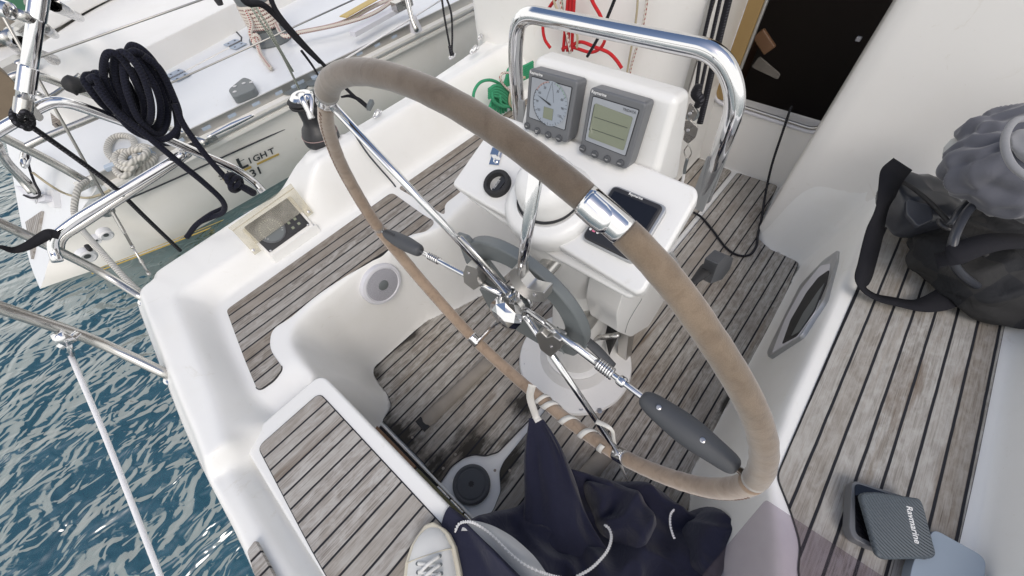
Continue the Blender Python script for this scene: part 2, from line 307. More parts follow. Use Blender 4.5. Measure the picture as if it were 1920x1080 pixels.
M['acryl']=clearmat('clear_yellowed_acrylic',(.88,.86,.80),.08,.13)
M['smoke']=clearmat('smoked_acrylic',(.83,.80,.83),.06,.07,(.16,.14,.15))

# ---------------------------------------------------------------- mesh helpers
def obj(name,verts,faces,mat,parent=None,smooth=False,uvs=None,mats=None,fm=None):
    me=bpy.data.meshes.new(name); me.from_pydata([tuple(v) for v in verts],[],[tuple(f) for f in faces])
    for m_ in (mats or [mat]): me.materials.append(M[m_] if isinstance(m_,str) else m_)
    if fm is not None: me.polygons.foreach_set('material_index',fm)
    if smooth: me.polygons.foreach_set('use_smooth',[True]*len(me.polygons))
    if uvs is not None:
        ul=me.uv_layers.new(name='UVMap'); ul.data.foreach_set('uv',np.array(uvs,dtype=np.float32).ravel())
    me.update()
    o=bpy.data.objects.new(name,me); COL.objects.link(o)
    if parent is not None: o.parent=parent
    return o
def thing(name,label,cat,group=None,loc=None):
    o=bpy.data.objects.new(name,None); COL.objects.link(o); o.empty_display_size=.05
    o['label']=label; o['category']=cat
    if group: o['group']=group
    return o
def tag(o,label,cat,group=None,kind=None):
    if label: o['label']=label
    if cat: o['category']=cat
    if group: o['group']=group
    if kind: o['kind']=kind
    return o
def bevel(o,w,seg=3,ang=30,wn=True):
    b=o.modifiers.new('bevel','BEVEL'); b.width=w; b.segments=seg; b.limit_method='ANGLE'; b.angle_limit=math.radians(ang); b.harden_normals=False
    o.data.polygons.foreach_set('use_smooth',[True]*len(o.data.polygons))
    if wn:
        k=o.modifiers.new('wn','WEIGHTED_NORMAL'); k.keep_sharp=False
    return o
def spline(pts,sub=8,closed=False):
    p=[Vector(q) for q in pts]; n=len(p); o=[]
    rngi=range(n if closed else n-1)
    for i in rngi:
        p0=p[(i-1)%n] if (closed or i>0) else p[0]*2-p[1]
        p1=p[i]; p2=p[(i+1)%n]; p3=p[(i+2)%n] if (closed or i+2<n) else p2*2-p1
        for k in range(sub):
            t=k/sub; t2=t*t; t3=t2*t
            o.append(.5*((2*p1)+(p2-p0)*t+(2*p0-5*p1+4*p2-p3)*t2+(3*p1-p0-3*p2+p3)*t3))
    if not closed: o.append(p[-1])
    return o
def sweep(pts,r,seg=12,closed=False,caps=True,flat=None,up=None):
    """tube data: verts, faces, uvs"""
    pts=[Vector(q) for q in pts]; n=len(pts)
    rs=r if hasattr(r,'__len__') else [r]*n
    if len(rs)!=n: rs=list(np.interp(np.linspace(0,1,n),np.linspace(0,1,len(rs)),rs))
    T=[]
    for i in range(n):
        a=pts[(i-1)%n] if (closed or i>0) else pts[i]; b=pts[(i+1)%n] if (closed or i<n-1) else pts[i]
        t=(b-a); T.append(t.normalized() if t.length>1e-9 else Vector((0,0,1)))
    nrm=Vector(up) if up is not None else (Vector((0,0,1)) if abs(T[0].z)<.9 else Vector((1,0,0)))
    nrm=(nrm-T[0]*nrm.dot(T[0])).normalized()
    V=[];F=[];U=[];D=[0]
    for i in range(n):
        if i: 
            D.append(D[-1]+(pts[i]-pts[i-1]).length)
            nrm=(nrm-T[i]*nrm.dot(T[i])); nrm=nrm.normalized() if nrm.length>1e-6 else T[i].orthogonal().normalized()
            if up is not None:
                q=Vector(up)-T[i]*Vector(up).dot(T[i]); nrm=q.normalized() if q.length>1e-3 else nrm
        bn=T[i].cross(nrm)
        fl=flat if flat is not None else 1
        for k in range(seg):
            a=2*math.pi*k/seg
            V.append(pts[i]+nrm*math.cos(a)*rs[i]*fl+bn*math.sin(a)*rs[i])
    m=n if closed else n-1
    for i in range(m):
        j=(i+1)%n
        du=(pts[j]-pts[i]).length
        for k in range(seg):
            k2=(k+1)%seg
            F.append((i*seg+k,i*seg+k2,j*seg+k2,j*seg+k))
            U+=[(D[i],k/seg),(D[i],(k+1)/seg),(D[i]+du,(k+1)/seg),(D[i]+du,k/seg)]
    if caps and not closed:
        F.append(tuple(range(seg-1,-1,-1))); U+=[(0,0)]*seg
        F.append(tuple(range((n-1)*seg,n*seg))); U+=[(D[-1],0)]*seg
    return V,F,U
def tube(name,pts,r,mat,parent=None,seg=12,sub=6,closed=False,smoothp=True,flat=None,up=None):
    q=spline(pts,sub,closed) if smoothp and len(pts)>2 else pts
    V,F,U=sweep(q,r,seg,closed,True,flat,up)
    return obj(name,V,F,mat,parent,True,U)
def multi(name,parts,mat,parent=None,smooth=True,mats=None):
    """join (V,F,U[,mi]) tuples"""
    V=[];F=[];U=[];fm=[]
    for p_ in parts:
        v,f,u=p_[:3]; mi=p_[3] if len(p_)>3 else 0
        o=len(V); V+=[Vector(q) for q in v]; F+=[tuple(i+o for i in g) for g in f]
        U+=u if u else [(0,0)]*sum(len(g) for g in f); fm+=[mi]*len(f)
    return obj(name,V,F,mat,parent,smooth,U,mats=mats,fm=fm)
def bent(pts,rad,seg=6):
    """polyline with corner fillets"""
    p=[Vector(q) for q in pts]; o=[p[0]]
    for i in range(1,len(p)-1):
        a=(p[i-1]-p[i]); b=(p[i+1]-p[i]); d=min(rad,a.length*.49,b.length*.49)
        A=p[i]+a.normalized()*d; B=p[i]+b.normalized()*d
        for k in range(seg+1):
            t=k/seg; o.append(A*(1-t)**2+p[i]*2*t*(1-t)+B*t*t)
    o.append(p[-1]); return o
def rpoly(pts,rad,seg=5):
    p=[Vector(q) for q in pts]; n=len(p); o=[]
    rr=rad if hasattr(rad,'__len__') else [rad]*n
    for i in range(n):
        a=(p[(i-1)%n]-p[i]); b=(p[(i+1)%n]-p[i]); d=min(rr[i],a.length*.48,b.length*.48)
        if d<1e-5: o.append(p[i]); continue
        A=p[i]+a.normalized()*d; B=p[i]+b.normalized()*d
        for k in range(seg+1):
            t=k/seg; o.append(A*(1-t)**2+p[i]*2*t*(1-t)+B*t*t)
    return o
def prism(name,poly,vec,mat,parent=None,bev=0,seg=3,mats=None,data=False):
    """poly: top outline (3D), vec: extrusion to the bottom"""
    n=len(poly); vec=Vector(vec); p=[Vector(q) for q in poly]
    nr=Vector((0,0,0))
    for i in range(n): nr+=p[i].cross(p[(i+1)%n])
    if nr.dot(vec)>0: p.reverse()
    V=p+[q+vec for q in p]
    F=[tuple(range(n)),tuple(range(2*n-1,n-1,-1))]+[(i+n,(i+1)%n+n,(i+1)%n,i) for i in range(n)]
    F=[tuple(f) for f in F]
    if data: return V,F,None
    o=obj(name,V,F,mat,parent)
    if bev: bevel(o,bev,seg)
    return o
def boxd(c,ax,ay,az,sx,sy,sz):
    c=Vector(c); ax=Vector(ax).normalized()*sx/2; ay=Vector(ay).normalized()*sy/2; az=Vector(az).normalized()*sz/2
    V=[c+a*ax+b*ay+d*az for d in (-1,1) for b in (-1,1) for a in (-1,1)]
    F=[(0,2,3,1),(4,5,7,6),(0,1,5,4),(2,6,7,3),(0,4,6,2),(1,3,7,5)]
    return V,F,None
def box(name,c,s,mat,parent=None,bev=0,ax=(1,0,0),ay=(0,1,0),az=(0,0,1),seg=3):
    V,F,_=boxd(c,ax,ay,az,*s); o=obj(name,V,F,mat,parent)
    if bev: bevel(o,bev,seg)
    return o
def latd(prof,o,axis,seg=32,capt=True):
    """prof: [(radius,height)] along axis from o"""
    axis=Vector(axis).normalized(); u=axis.orthogonal().normalized(); v=axis.cross(u); o=Vector(o)
    V=[];F=[]
    for (r,h) in prof:
        for k in range(seg):
            a=2*math.pi*k/seg; V.append(o+axis*h+(u*math.cos(a)+v*math.sin(a))*r)
    for i in range(len(prof)-1):
        for k in range(seg):
            k2=(k+1)%seg; F.append((i*seg+k,i*seg+k2,(i+1)*seg+k2,(i+1)*seg+k))
    if capt:
        F.append(tuple(range(seg-1,-1,-1))); F.append(tuple(range((len(prof)-1)*seg,len(prof)*seg)))
    return V,F,None
def lathe(name,prof,o,axis,mat,parent=None,seg=40,smooth=True,sharp=35):
    V,F,_=latd(prof,o,axis,seg); ob=obj(name,V,F,mat,parent,smooth)
    if smooth:
        e=ob.modifiers.new('es','EDGE_SPLIT'); e.split_angle=math.radians(sharp)
    return ob
def text(name,s,o,right,up,h,mat,parent,thick=.0004,bold=0,align='LEFT',shear=0,space=1):
    cu=bpy.data.curves.new('t','FONT'); cu.body=s; cu.size=1; cu.extrude=0; cu.offset=bold; cu.align_x=align; cu.shear=shear; cu.space_character=space; cu.resolution_u=3
    to=bpy.data.objects.new('t',cu); COL.objects.link(to)
    dg=bpy.context.evaluated_depsgraph_get(); me=bpy.data.meshes.new_from_object(to.evaluated_get(dg))
    bpy.data.objects.remove(to)
    right=Vector(right).normalized(); up=Vector(up); up=(up-right*up.dot(right)).normalized(); nn=right.cross(up)
    k=h/.69; o=Vector(o)
    for v in me.vertices:
        q=v.co.copy(); v.co=o+right*q.x*k+up*q.y*k+nn*thick
    me.name=name; me.materials.clear(); me.materials.append(M[mat])
    ob=bpy.data.objects.new(name,me); COL.objects.link(ob); ob.parent=parent
    return ob
def ring(c,nrm,r,n=40,u=None):
    nrm=Vector(nrm).normalized(); u=(Vector(u) if u is not None else nrm.orthogonal()); u=(u-nrm*u.dot(nrm)).normalized(); v=nrm.cross(u); c=Vector(c)
    return [c+(u*math.cos(2*math.pi*k/n)+v*math.sin(2*math.pi*k/n))*r for k in range(n)]
def screw(name,c,nrm,r,parent,mat='screw'):
    return lathe(name,[(r,-.002),(r,.0008),(r*.55,.0014),(r*.5,.0004),(.0001,.0004)],c,nrm,mat,parent,seg=14)

# ================================================================ SETTING: water
WZ=-.55
def water():
    m,n,l,b=newmat('harbour_water'); setp(b,(.004,.04,.055),.015,spec=.5)
    b.inputs['IOR'].default_value=2.6
    t=n.new('ShaderNodeTexCoord'); mp=n.new('ShaderNodeMapping'); mp.inputs['Rotation'].default_value[2]=math.radians(35); mp.inputs['Scale'].default_value=(1,1.45,1)
    l.new(t.outputs['Object'],mp.inputs[0])
    def nz(s,d,dist): 
        x=n.new('ShaderNodeTexNoise'); x.inputs['Scale'].default_value=s; x.inputs['Detail'].default_value=d; x.inputs['Distortion'].default_value=dist; l.new(mp.outputs[0],x.inputs[0]); return x.outputs['Fac']
    a=nz(2.9,2,1.2); c=nz(9.0,1,1.3); e=nz(.9,1,.3)
    h=math_(n,l,'ADD',math_(n,l,'MULTIPLY_ADD',a,1.0,math_(n,l,'MULTIPLY',c,.22)),math_(n,l,'MULTIPLY',e,1.2))
    bp=n.new('ShaderNodeBump'); bp.inputs['Strength'].default_value=1.0; bp.inputs['Distance'].default_value=.062; l.new(h,bp.inputs['Height']); l.new(bp.outputs[0],b.inputs['Normal'])
    r=n.new('ShaderNodeMapRange'); mr=n.new('ShaderNodeMixRGB'); mr.inputs[1].default_value=(.003,.048,.058,1); mr.inputs[2].default_value=(.004,.066,.076,1); l.new(e,mr.inputs[0]); l.new(mr.outputs[0],b.inputs['Base Color'])
    M['water']=m
    S=400
    o=obj('water',[(-S,-S,WZ),(S,-S,WZ),(S,S,WZ),(-S,S,WZ)],[(0,1,2,3)],'water'); o['kind']='structure'
water()

# ================================================================ OWN YACHT
yacht=thing('sailing_yacht','white sailing yacht seen down into its cockpit, with weathered teak seats and floor','sailboat')
# ---- moulded cockpit as a smooth height field
def psdf(X,Y,poly):
    p=np.array(poly,float); d=np.full(X.shape,1e9); s=np.ones(X.shape)
    n=len(p)
    for i in range(n):
        a=p[i]; b=p[i-1]; e=b-a; wx=X-a[0]; wy=Y-a[1]
        t=np.clip((wx*e[0]+wy*e[1])/(e@e),0,1); dx=wx-e[0]*t; dy=wy-e[1]*t
        d=np.minimum(d,dx*dx+dy*dy)
        c1=Y>=a[1]; c2=Y<b[1]; c3=e[0]*wy>e[1]*wx
        fl=(c1&c2&c3)|(~c1&~c2&~c3); s=np.where(fl,-s,s)
    return s*np.sqrt(d)
def sstep(a,b,x):
    t=np.clip((x-a)/(b-a),0,1); return t*t*(3-2*t)
def smoothmin_poly(poly,r): return [tuple(q)[:2] for q in rpoly([(a,b,0) for a,b in poly],r,6)]
DECK=smoothmin_poly([(-.615,-1.4),(-.592,.12),(-.582,.228),(-.556,.52),(-.525,.75),(-.49,1.005),(-.1,1.03),(.2,1.005),(.58,1.02),(.93,1.055),(1.3,1.12),(1.75,1.15),(1.75,-1.4)],.05)
CREASE=smoothmin_poly([(1.75,.95),(1.015,.923),(.76,.906),(.33,.88),(.10,.872),(-.02,.862),(-.225,.862),(-.405,.865),(-.437,.66),(-.468,.48),(-.49,.40),(-.492,.36),(-.53,.345),(-.54,.16),(-.56,-1.3),(-.3,-1.3),(-.3,-.88),(1.75,-.88)],.03)
BASE=smoothmin_poly([(1.75,.822),(-.34,.818),(-.37,.78),(-.395,.66),(-.425,.45),(-.41,.385),(-.43,.36),(-.500,.345),(-.512,.16),(-.535,-1.25),(-.3,-1.25),(-.3,-.825),(1.75,-.825)],.03)
WTOP=smoothmin_poly([(1.75,.205),(1.25,.205),(1.25,.545),(.38,.535),(.24,.512),(.15,.545),(.06,.578),(-.19,.582),(-.243,.572),(-.276,.54),(-.288,.47),(-.288,.392),(-.42,.388),(-.42,-.62),(-.05,-.60),(.08,-.545),(.17,-.490),(.35,-.476),(1.2,-.466),(1.25,-.26),(1.75,-.215)],.028)
WBOT=smoothmin_poly([(1.75,.195),(1.26,.195),(1.25,.44),(.33,.462),(.21,.505),(.13,.562),(-.155,.567),(-.178,.545),(-.19,.45),(-.205,.41),(-.262,.385),(-.40,.375),(-.40,-.50),(-.05,-.50),(.14,-.482),(.22,-.444),(.99,-.434),(1.195,-.424),(1.2,-.31),(1.225,-.262),(1.3,-.228),(1.75,-.205)],.018)
RES=.006
xs=np.arange(-.66,1.625,RES); ys=np.arange(-1.12,1.10,RES)
X,Y=np.meshgrid(xs,ys,indexing='ij')
sD=psdf(X,Y,DECK); sC=psdf(X,Y,CREASE); sB=psdf(X,Y,BASE); sT=psdf(X,Y,WTOP); sW=psdf(X,Y,WBOT)
seat=.3955-.0285*sstep(.50,.40,Y)*sstep(-.25,-.36,X)*(Y>0)
up=sstep(-.03,.13,X)*(Y>0)+(Y<0)*1.0
rim=.462+.113*up-(.006+.042*up)*np.clip((np.abs(Y)-.87)/.13,0,1)
q_low=sstep(.365,.352,Y)*(Y>-9)*sstep(.0,-.2,X)
rim=rim*(1-q_low)+.418*q_low
flange=.428-.012*sstep(.4,.2,Y)
fl=sstep(-.030,-.018,sD+ .02*sstep(.5,.15,Y)*-1) # outer lower flange along the stern
aft=sstep(-.40,-.44,X)
H=rim*(1-fl*aft)+flange*fl*aft
# pad under the winch
H=H+.012*sstep(.075,.055,np.hypot((X-.19)*.8,Y-.955))
inC=sC<0
t=np.where(sB>0,sB/(sB-sC+1e-9),0); t=np.clip(t,0,1)
H=np.where(inC,seat+(H-seat)*t**.8,H)
inT=sT<0
tw=np.clip(np.where(sW>0,sW/(sW-sT+1e-9),0),0,1)
H=np.where(inT,np.minimum(H,.3955*tw),H)
# slots: locker opening on the starboard seat front handled as separate frame
def blur(A,s):
    k=np.arange(-4,5); w_=np.exp(-k*k/(2*s*s)); w_/=w_.sum()
    for ax in (0,1):
        B=np.zeros_like(A); pad=[(4,4) if i==ax else (0,0) for i in (0,1)]; Q=np.pad(A,pad,mode='edge')
        for i,wk in zip(k,w_):
            sl_=[slice(None)]*2; sl_[ax]=slice(4+i,4+i+A.shape[ax]); B+=wk*Q[tuple(sl_)]
        A=B
    return A
H=blur(H,1.25)
H=H-.014*np.clip(1+sD/.016,0,1)**2
gx_,gy_=np.gradient(sD,RES); gl=np.hypot(gx_,gy_)+1e-9
snap=(sD>0)&(sD<1.6*RES)
X=np.where(snap,X-sD*gx_/gl,X); Y=np.where(snap,Y-sD*gy_/gl,Y)
nx,ny=X.shape
V=np.stack([X.ravel(),Y.ravel(),H.ravel()],1)
idx=np.arange(nx*ny).reshape(nx,ny)
F=np.stack([idx[:-1,:-1].ravel(),idx[1:,:-1].ravel(),idx[1:,1:].ravel(),idx[:-1,1:].ravel()],1)
sf_=sD.ravel()[F]; F=F[(sf_.min(1)<0)&(sf_.max(1)<1.6*RES)]
me=bpy.data.meshes.new('cockpit_moulding'); me.vertices.add(len(V)); me.vertices.foreach_set('co',V.astype(np.float32).ravel())
me.loops.add(F.size); me.loops.foreach_set('vertex_index',F.astype(np.int32).ravel()); me.polygons.add(len(F))
me.polygons.foreach_set('loop_start',np.arange(0,F.size,4,dtype=np.int32)); me.polygons.foreach_set('loop_total',np.full(len(F),4,dtype=np.int32))
me.polygons.foreach_set('use_smooth',np.ones(len(F),dtype=bool)); me.materials.append(M['mould']); me.update(calc_edges=True); me.validate()
o=bpy.data.objects.new('cockpit_moulding',me); COL.objects.link(o); o.parent=yacht
def hz(x,y):
    i=int(round((x-xs[0])/RES)); j=int(round((y-ys[0])/RES)); return float(H[min(max(i,0),nx-1),min(max(j,0),ny-1)])

dk=[Vector((a,b,0)) for a,b in DECK]; dl_=[]
for i in range(len(dk)):
    a,b_=dk[i],dk[(i+1)%len(dk)]; k=max(1,int((b_-a).length/.012))
    dl_+=[a.lerp(b_,j/k) for j in range(k)]
dl_=[q for q in dl_ if q.y>-1.1 and q.x<1.6]
Vh=[];Fh=[]
for q in dl_:
    zt=float(np.mean([hz(q.x+ox,q.y+oy) for ox in (-.006,0,.006) for oy in (-.006,0,.006)]))-.003; cin=(Vector((.4,0,0))-q); cin.z=0; cin.normalize()
    Vh+=[(q.x,q.y,zt+.0005),(q.x,q.y,zt-.012),(q.x,q.y,zt-.10),(q.x+cin.x*.05,q.y+cin.y*.05,-.2),(q.x+cin.x*.16,q.y+cin.y*.16,-.75)]
for i in range(len(dl_)-1):
    if (dl_[i+1]-dl_[i]).length>.1: continue
    for k in range(4): Fh.append((i*5+k,i*5+k+1,(i+1)*5+k+1,(i+1)*5+k))
obj('hull_side',Vh,Fh,'gel',yacht,True)
# ---- teak panels: dark caulk border below, wood on top
def teakpanel(name,pts,z,mat,rad,lab=None,th=.012,parent=yacht,brd=.0022):
    top=rpoly([(a,b,z) for a,b in pts],rad)
    c=sum((Vector(q) for q in top),Vector())/len(top)
    n_=len(top); outl=[]
    area=sum(top[i].x*top[(i+1)%n_].y-top[(i+1)%n_].x*top[i].y for i in range(n_)); sg=1 if area>0 else -1
    for i in range(n_):
        tt=(top[(i+1)%n_]-top[i-1]).normalized(); nn=Vector((tt.y,-tt.x,0))*sg
        outl.append(top[i]+nn*brd+Vector((0,0,-.0022)))
    a=prism('',top,(0,0,-th),mat,data=True); b_=prism('',outl,(0,0,-th),mat,data=True)
    o=multi(name,[(*a,0),(*b_,1)],None,parent,False,mats=[mat,'caulk'])
    if lab: o['label']=lab
    return o
fl_port=[(-.264,.105),(-.256,.19),(-.255,.384),(-.206,.393),(-.188,.44),(-.177,.54),(-.165,.571),(-.02,.574),(.09,.573),(.14,.556),(.2,.506),(.28,.482),(1.2,.452),(1.24,.42),(1.25,.185),(1.58,.185),(1.575,.016),(.05,.018),(-.09,.030),(-.122,.052),(-.142,.083),(-.168,.101),(-.21,.112)]
teakpanel('floor_panel',fl_port,.010,'teak_floor',[.004]*3+[.012]+[.01]*17+[.012]*2,'weathered teak floor panel port of the pedestal, blackened by mildew at its aft edge')
fl_st=[(-.262,-.062),(-.215,-.066),(-.165,-.050),(-.128,-.012),(-.10,-.004),(.3,-.006),(1.578,-.012),(1.59,-.188),(1.3,-.215),(1.222,-.242),(1.19,-.30),(1.19,-.41),(.99,-.426),(.5,-.437),(.225,-.436),(.15,-.472),(-.262,-.475)]
teakpanel('floor_panel',fl_st,.010,'teak_floor',.01,'weathered teak floor panel between pedestal and starboard seat')
teakpanel('port_seat_teak',[(-.341,.773),(.10,.779),(.262,.781),(.252,.60),(.255,.553),(.209,.544),(.168,.577),(-.15,.612),(-.245,.603),(-.292,.612),(-.327,.565),(-.334,.484),(-.366,.474),(-.405,.478),(-.385,.58),(-.358,.70)],.397,'teak_port',[.012,.01,.02,.03,.02,.02,.03,.1,.04,.03,.03,.012,.012,.014,.03,.03])
teakpanel('port_seat_teak',[(.290,.779),(1.22,.780),(1.22,.60),(.33,.590),(.293,.55)],.397,'teak_port',[.012,.01,.01,.02,.02],'teak seat panel beyond the locker groove, partly behind the console')
teakpanel('starboard_seat_teak',[(.172,-.519),(1.10,-.510),(1.10,-.797),(.4,-.796),(.0,-.788),(-.05,-.70),(.03,-.603),(.085,-.592),(.128,-.560)],.400,'teak_stbd',[.015,.01,.01,.1,.05,.05,.04,.02,.02])
# ---- stern bench across the walkway
bench=prism('stern_bench',rpoly([(-.279,.392,.402),(-.279,-.95,.402),(-.53,-.95,.402),(-.508,.1,.402),(-.490,.392,.402)],[.03,.01,.01,.1,.02]),(0,0,-.045),'gel',yacht,.008,4)
sb=teakpanel('bench_teak',[(-.3125,.3475),(-.3115,-.25),(-.3125,-.9),(-.535,-.9),(-.505,.03),(-.469,.3475)],.405,'teak_stern',[.016,.01,.01,.01,.1,.014],None,.006,bench)
# gap under the bench: stained panel, hinges
box('locker_panel',(-.309,.285,.010),(.062,.19,.018),'brownp',yacht,.001)
box('locker_panel',(-.309,-.02,.012),(.062,.40,.018),'olive',yacht,.001)
box('locker_gap',(-.274,.05,.002),(.009,.66,.010),'blackmat',yacht)
tube('floor_rim',[(-.2655,.385,.007),(-.2665,.2,.008),(-.267,.0,.008),(-.268,-.2,.008)],.0042,'gel',yacht,8,smoothp=True)
for k,yy in enumerate((.075,.02,-.035)):
    o=lathe('hinge',[(.004,0),(.005,.002),(.005,.048),(.004,.05)],(-.276,yy-.025,.014),(0,1,0),'steel',yacht,12)
# ---- deck drain / inspection plate in the floor
dc=(-.207,.029)
dp=lathe('inspection_plate',[(.055,0),(.055,.010),(.050,.013),(.046,.0125),(.044,.0105),(.0405,.0105),(.0395,.0125),(.002,.0125)],(dc[0],dc[1],.002),(0,0,1),'dgrey',yacht,56)
st=[]
for k in range(16):
    a=2*math.pi*k/16; rr=.0095 if k%2 else .0065; st.append((dc[0]+rr*math.cos(a),dc[1]+rr*math.sin(a),.0152))
prism('key_hole',st,(0,0,-.003),'blackmat',dp)
for k in range(6):
    a=2*math.pi*k/6+.3; screw('screw',(dc[0]+.048*math.cos(a),dc[1]+.048*math.sin(a),.0135),(0,0,1),.0024,dp,'dgrey')
# ---- foot chocks on the floor
def chock(a,b,wd,lab):
    a=Vector(a); b=Vector(b); d=(b-a).normalized(); s=Vector((0,0,1)).cross(d)
    prof=[(-wd/2,0),(-wd/2*.85,.010),(-wd*.25,.0165),(wd*.1,.018),(wd*.35,.013),(wd/2,0)]
    V=[];F=[]; n_=len(prof); ns_=14
    for i in range(ns_):
        t=i/(ns_-1); e=min(1,min(t,1-t)*9+.35)
        for (q,h) in prof: V.append(a+(b-a)*t+s*q*(.8+.2*e)+Vector((0,0,.010+h*e)))
    for i in range(ns_-1):
        for k in range(n_-1): F.append((i*n_+k,(i+1)*n_+k,(i+1)*n_+k+1,i*n_+k+1))
    F.append(tuple(range(n_))); F.append(tuple(range((ns_-1)*n_,ns_*n_))[::-1])
    ends=[(*boxd(a-d*.004+Vector((0,0,.0135)),d,s,(0,0,1),.022,wd*.95,.007),1)]
    o=multi('foot_chock',[(V,F,None,0)]+ends,None,yacht,True,mats=['chock','blackmat']); 
    o['label']=lab; e=o.modifiers.new('e','EDGE_SPLIT'); e.split_angle=math.radians(40)
    return o
chock(P(796,796,Z=.01),P(925,672,Z=.01),.047,'worn wooden foot chock fixed on the floor to port of the pedestal')
chock(P(1090,905,Z=.01),P(1150,835,Z=.01),.05,'worn wooden foot chock on the floor below the wheel to starboard')
for (x_,y_) in ((751,789),(773,820),(800,849),(831,878),(854,852),(793,782),(961,687),(928,882),(836,656),(956,882)):
    q=P(x_,y_,Z=.0105); lathe('wood_plug',[(.0042,0),(.0042,.0006),(.0001,.0006)],q,(0,0,1),'chock',yacht,12)
# ---- loudspeaker in the port seat front
sn=Vector((.02,-1,.22)).normalized(); sc=P(716,533,Y=.564)
spk=lathe('loudspeaker',[(.0675,-.02),(.0675,.001),(.065,.005),(.057,.007),(.055,.005)],sc,sn,'lgrey',yacht,64)
m,n,l,b=newmat('perforated_grille'); setp(b,(.5,.5,.52),.5)
t_=n.new('ShaderNodeTexCoord'); uvm=n.new('ShaderNodeUVMap'); uvm.uv_map='UVMap'; sp_=n.new('ShaderNodeSeparateXYZ'); l.new(uvm.outputs[0],sp_.inputs[0])
ra=math_(n,l,'SINE',math_(n,l,'MULTIPLY',sp_.outputs['X'],6.2832*19)); an=math_(n,l,'SINE',math_(n,l,'MULTIPLY_ADD',sp_.outputs['Y'],6.2832*70,math_(n,l,'MULTIPLY',sp_.outputs['X'],60)))
k_=math_(n,l,'GREATER_THAN',math_(n,l,'ADD',ra,an),.35); h_=n.new('ShaderNodeMixRGB'); h_.inputs[1].default_value=(.46,.46,.50,1); h_.inputs[2].default_value=(.08,.08,.10,1); l.new(k_,h_.inputs[0]); l.new(h_.outputs[0],b.inputs['Base Color'])
M['grille']=m
sv=[];sf=[];su=[]; u0=Vector((1,0,0)); u0=(u0-sn*u0.dot(sn)).normalized(); v0=sn.cross(u0)
for i in range(13):
    rr=.0165+(.0535-.0165)*i/12
    for k in range(64):
        a=2*math.pi*k/64; sv.append(sc+sn*(.0055+.004*(1-(rr/.054)**2))+(u0*math.cos(a)+v0*math.sin(a))*rr)
for i in range(12):
    for k in range(64):
        k2=(k+1)%64; sf.append((i*64+k,i*64+k2,(i+1)*64+k2,(i+1)*64+k)); su+=[(i/12,k/64),(i/12,(k+1)/64),((i+1)/12,(k+1)/64),((i+1)/12,k/64)]
obj('grille',sv,sf,'grille',spk,True,su)
lathe('badge',[(.0165,.006),(.0165,.0105),(.0150,.0115),(.0001,.0118)],sc,sn,'mgrey',spk,36)
# ---- engine instrument panel on the port coaming, behind a clear cover
pp0=(0,.825,.434); pn=Vector((0,-.79,.61)).normalized()   # face of the sloping coaming
def EP(x,y,off=0): 
    return PL(x,y,tuple(Vector(pp0)+pn*off),tuple(pn))
ep=prism('engine_panel',rpoly([EP(457,426,.0),EP(538,371,.0),EP(580.6,420,.0),EP(505.6,474,.0)],.004),-pn*.004,'black',yacht,.001)
prism('panel_recess',rpoly([EP(452,431,-.002),EP(545,366,-.002),EP(590,424,-.002),EP(510,484,-.002)],.008),-pn*.03,'cream',ep,.004)
gc=EP(508,431,.001); ge=(EP(529,416,.001)-gc).length
lathe('gauge',[(ge,-.004),(ge,.003),(ge*.93,.0045),(ge*.9,.003),(.0001,.003)],gc,pn,'bezel',ep,44)
gx=Vector((1,0,0)); gy=pn.cross(gx)
obj('gauge_face',ring(gc+pn*.0036,pn,ge*.88,36),[tuple(range(36))],'mgrey',ep)
multi('gauge_needle',[boxd(gc+gx*.004+pn*.0045,gx,gy,pn,.012,.0008,.0005),boxd(gc+gy*.005-gx*.002+pn*.0045,gy,gx,pn,.013,.0008,.0005)],'textw',ep,False)
for k in range(20):
    a=math.radians(215-k*13.2); 
    if k==0: tk=[]
    tk.append(boxd(gc+(gx*math.cos(a)+gy*math.sin(a))*ge*.74+pn*.0043,gx*math.cos(a)+gy*math.sin(a),gx*-math.sin(a)+gy*math.cos(a),pn,.004,.0009,.0004))
multi('gauge_scale',tk,'textw',ep,False)
prism('switch_plate',rpoly([EP(522,418,.002),EP(534,402,.002),EP(556,396,.002),EP(576,420,.002),EP(545,440,.002)],.008),-pn*.004,'black',ep,.001)
for (x_,y_) in ((541.5,418),(553,410.5),(549.5,427),(560.5,419)):
    c=EP(x_,y_,.004); prism('switch',[c+gx*.0042+gy*.0040,c-gx*.0042+gy*.0040,c-gx*.0042-gy*.0040,c+gx*.0042-gy*.0040],-pn*.004,'lcd',ep,.0006)
for (x_,y_) in ((507.5,470),(577.5,421.5)): screw('screw',EP(x_,y_,.001),pn,.003,ep)
# clear cover: face plate, raised hood
cv=prism('clear_cover',[EP(436,433,.016),EP(551,352,.016),EP(588,399,.010),EP(577,407,.010),EP(541,372,.015),EP(460,428,.015),EP(490,470,.010),EP(478,478,.010)],-pn*.004,'acryl',ep)
prism('cover_hood',[EP(429.5,429,-.006),EP(547,346,-.006),EP(551,352,.016),EP(436,433,.016)],pn.cross(gx)*.004,'acryl',cv)
prism('cover_pane',[EP(460,428,.014),EP(541,372,.014),EP(566,397,.010),EP(480,458,.010)],-pn*.003,'acryl',cv)
tube('cover_edge',[EP(436,433,.017),EP(551,352,.017)],.0016,'acryl',cv,6,smoothp=False)
for (x_,y_) in ((475,469),(579,397)): screw('screw',EP(x_,y_,.011),pn,.0042,cv)
prism('drip_ledge',[EP(508,480,.002),EP(592,420,.002),EP(603,433,-.012),EP(517,494,-.012)],-pn*.006,'gel',ep,.002)
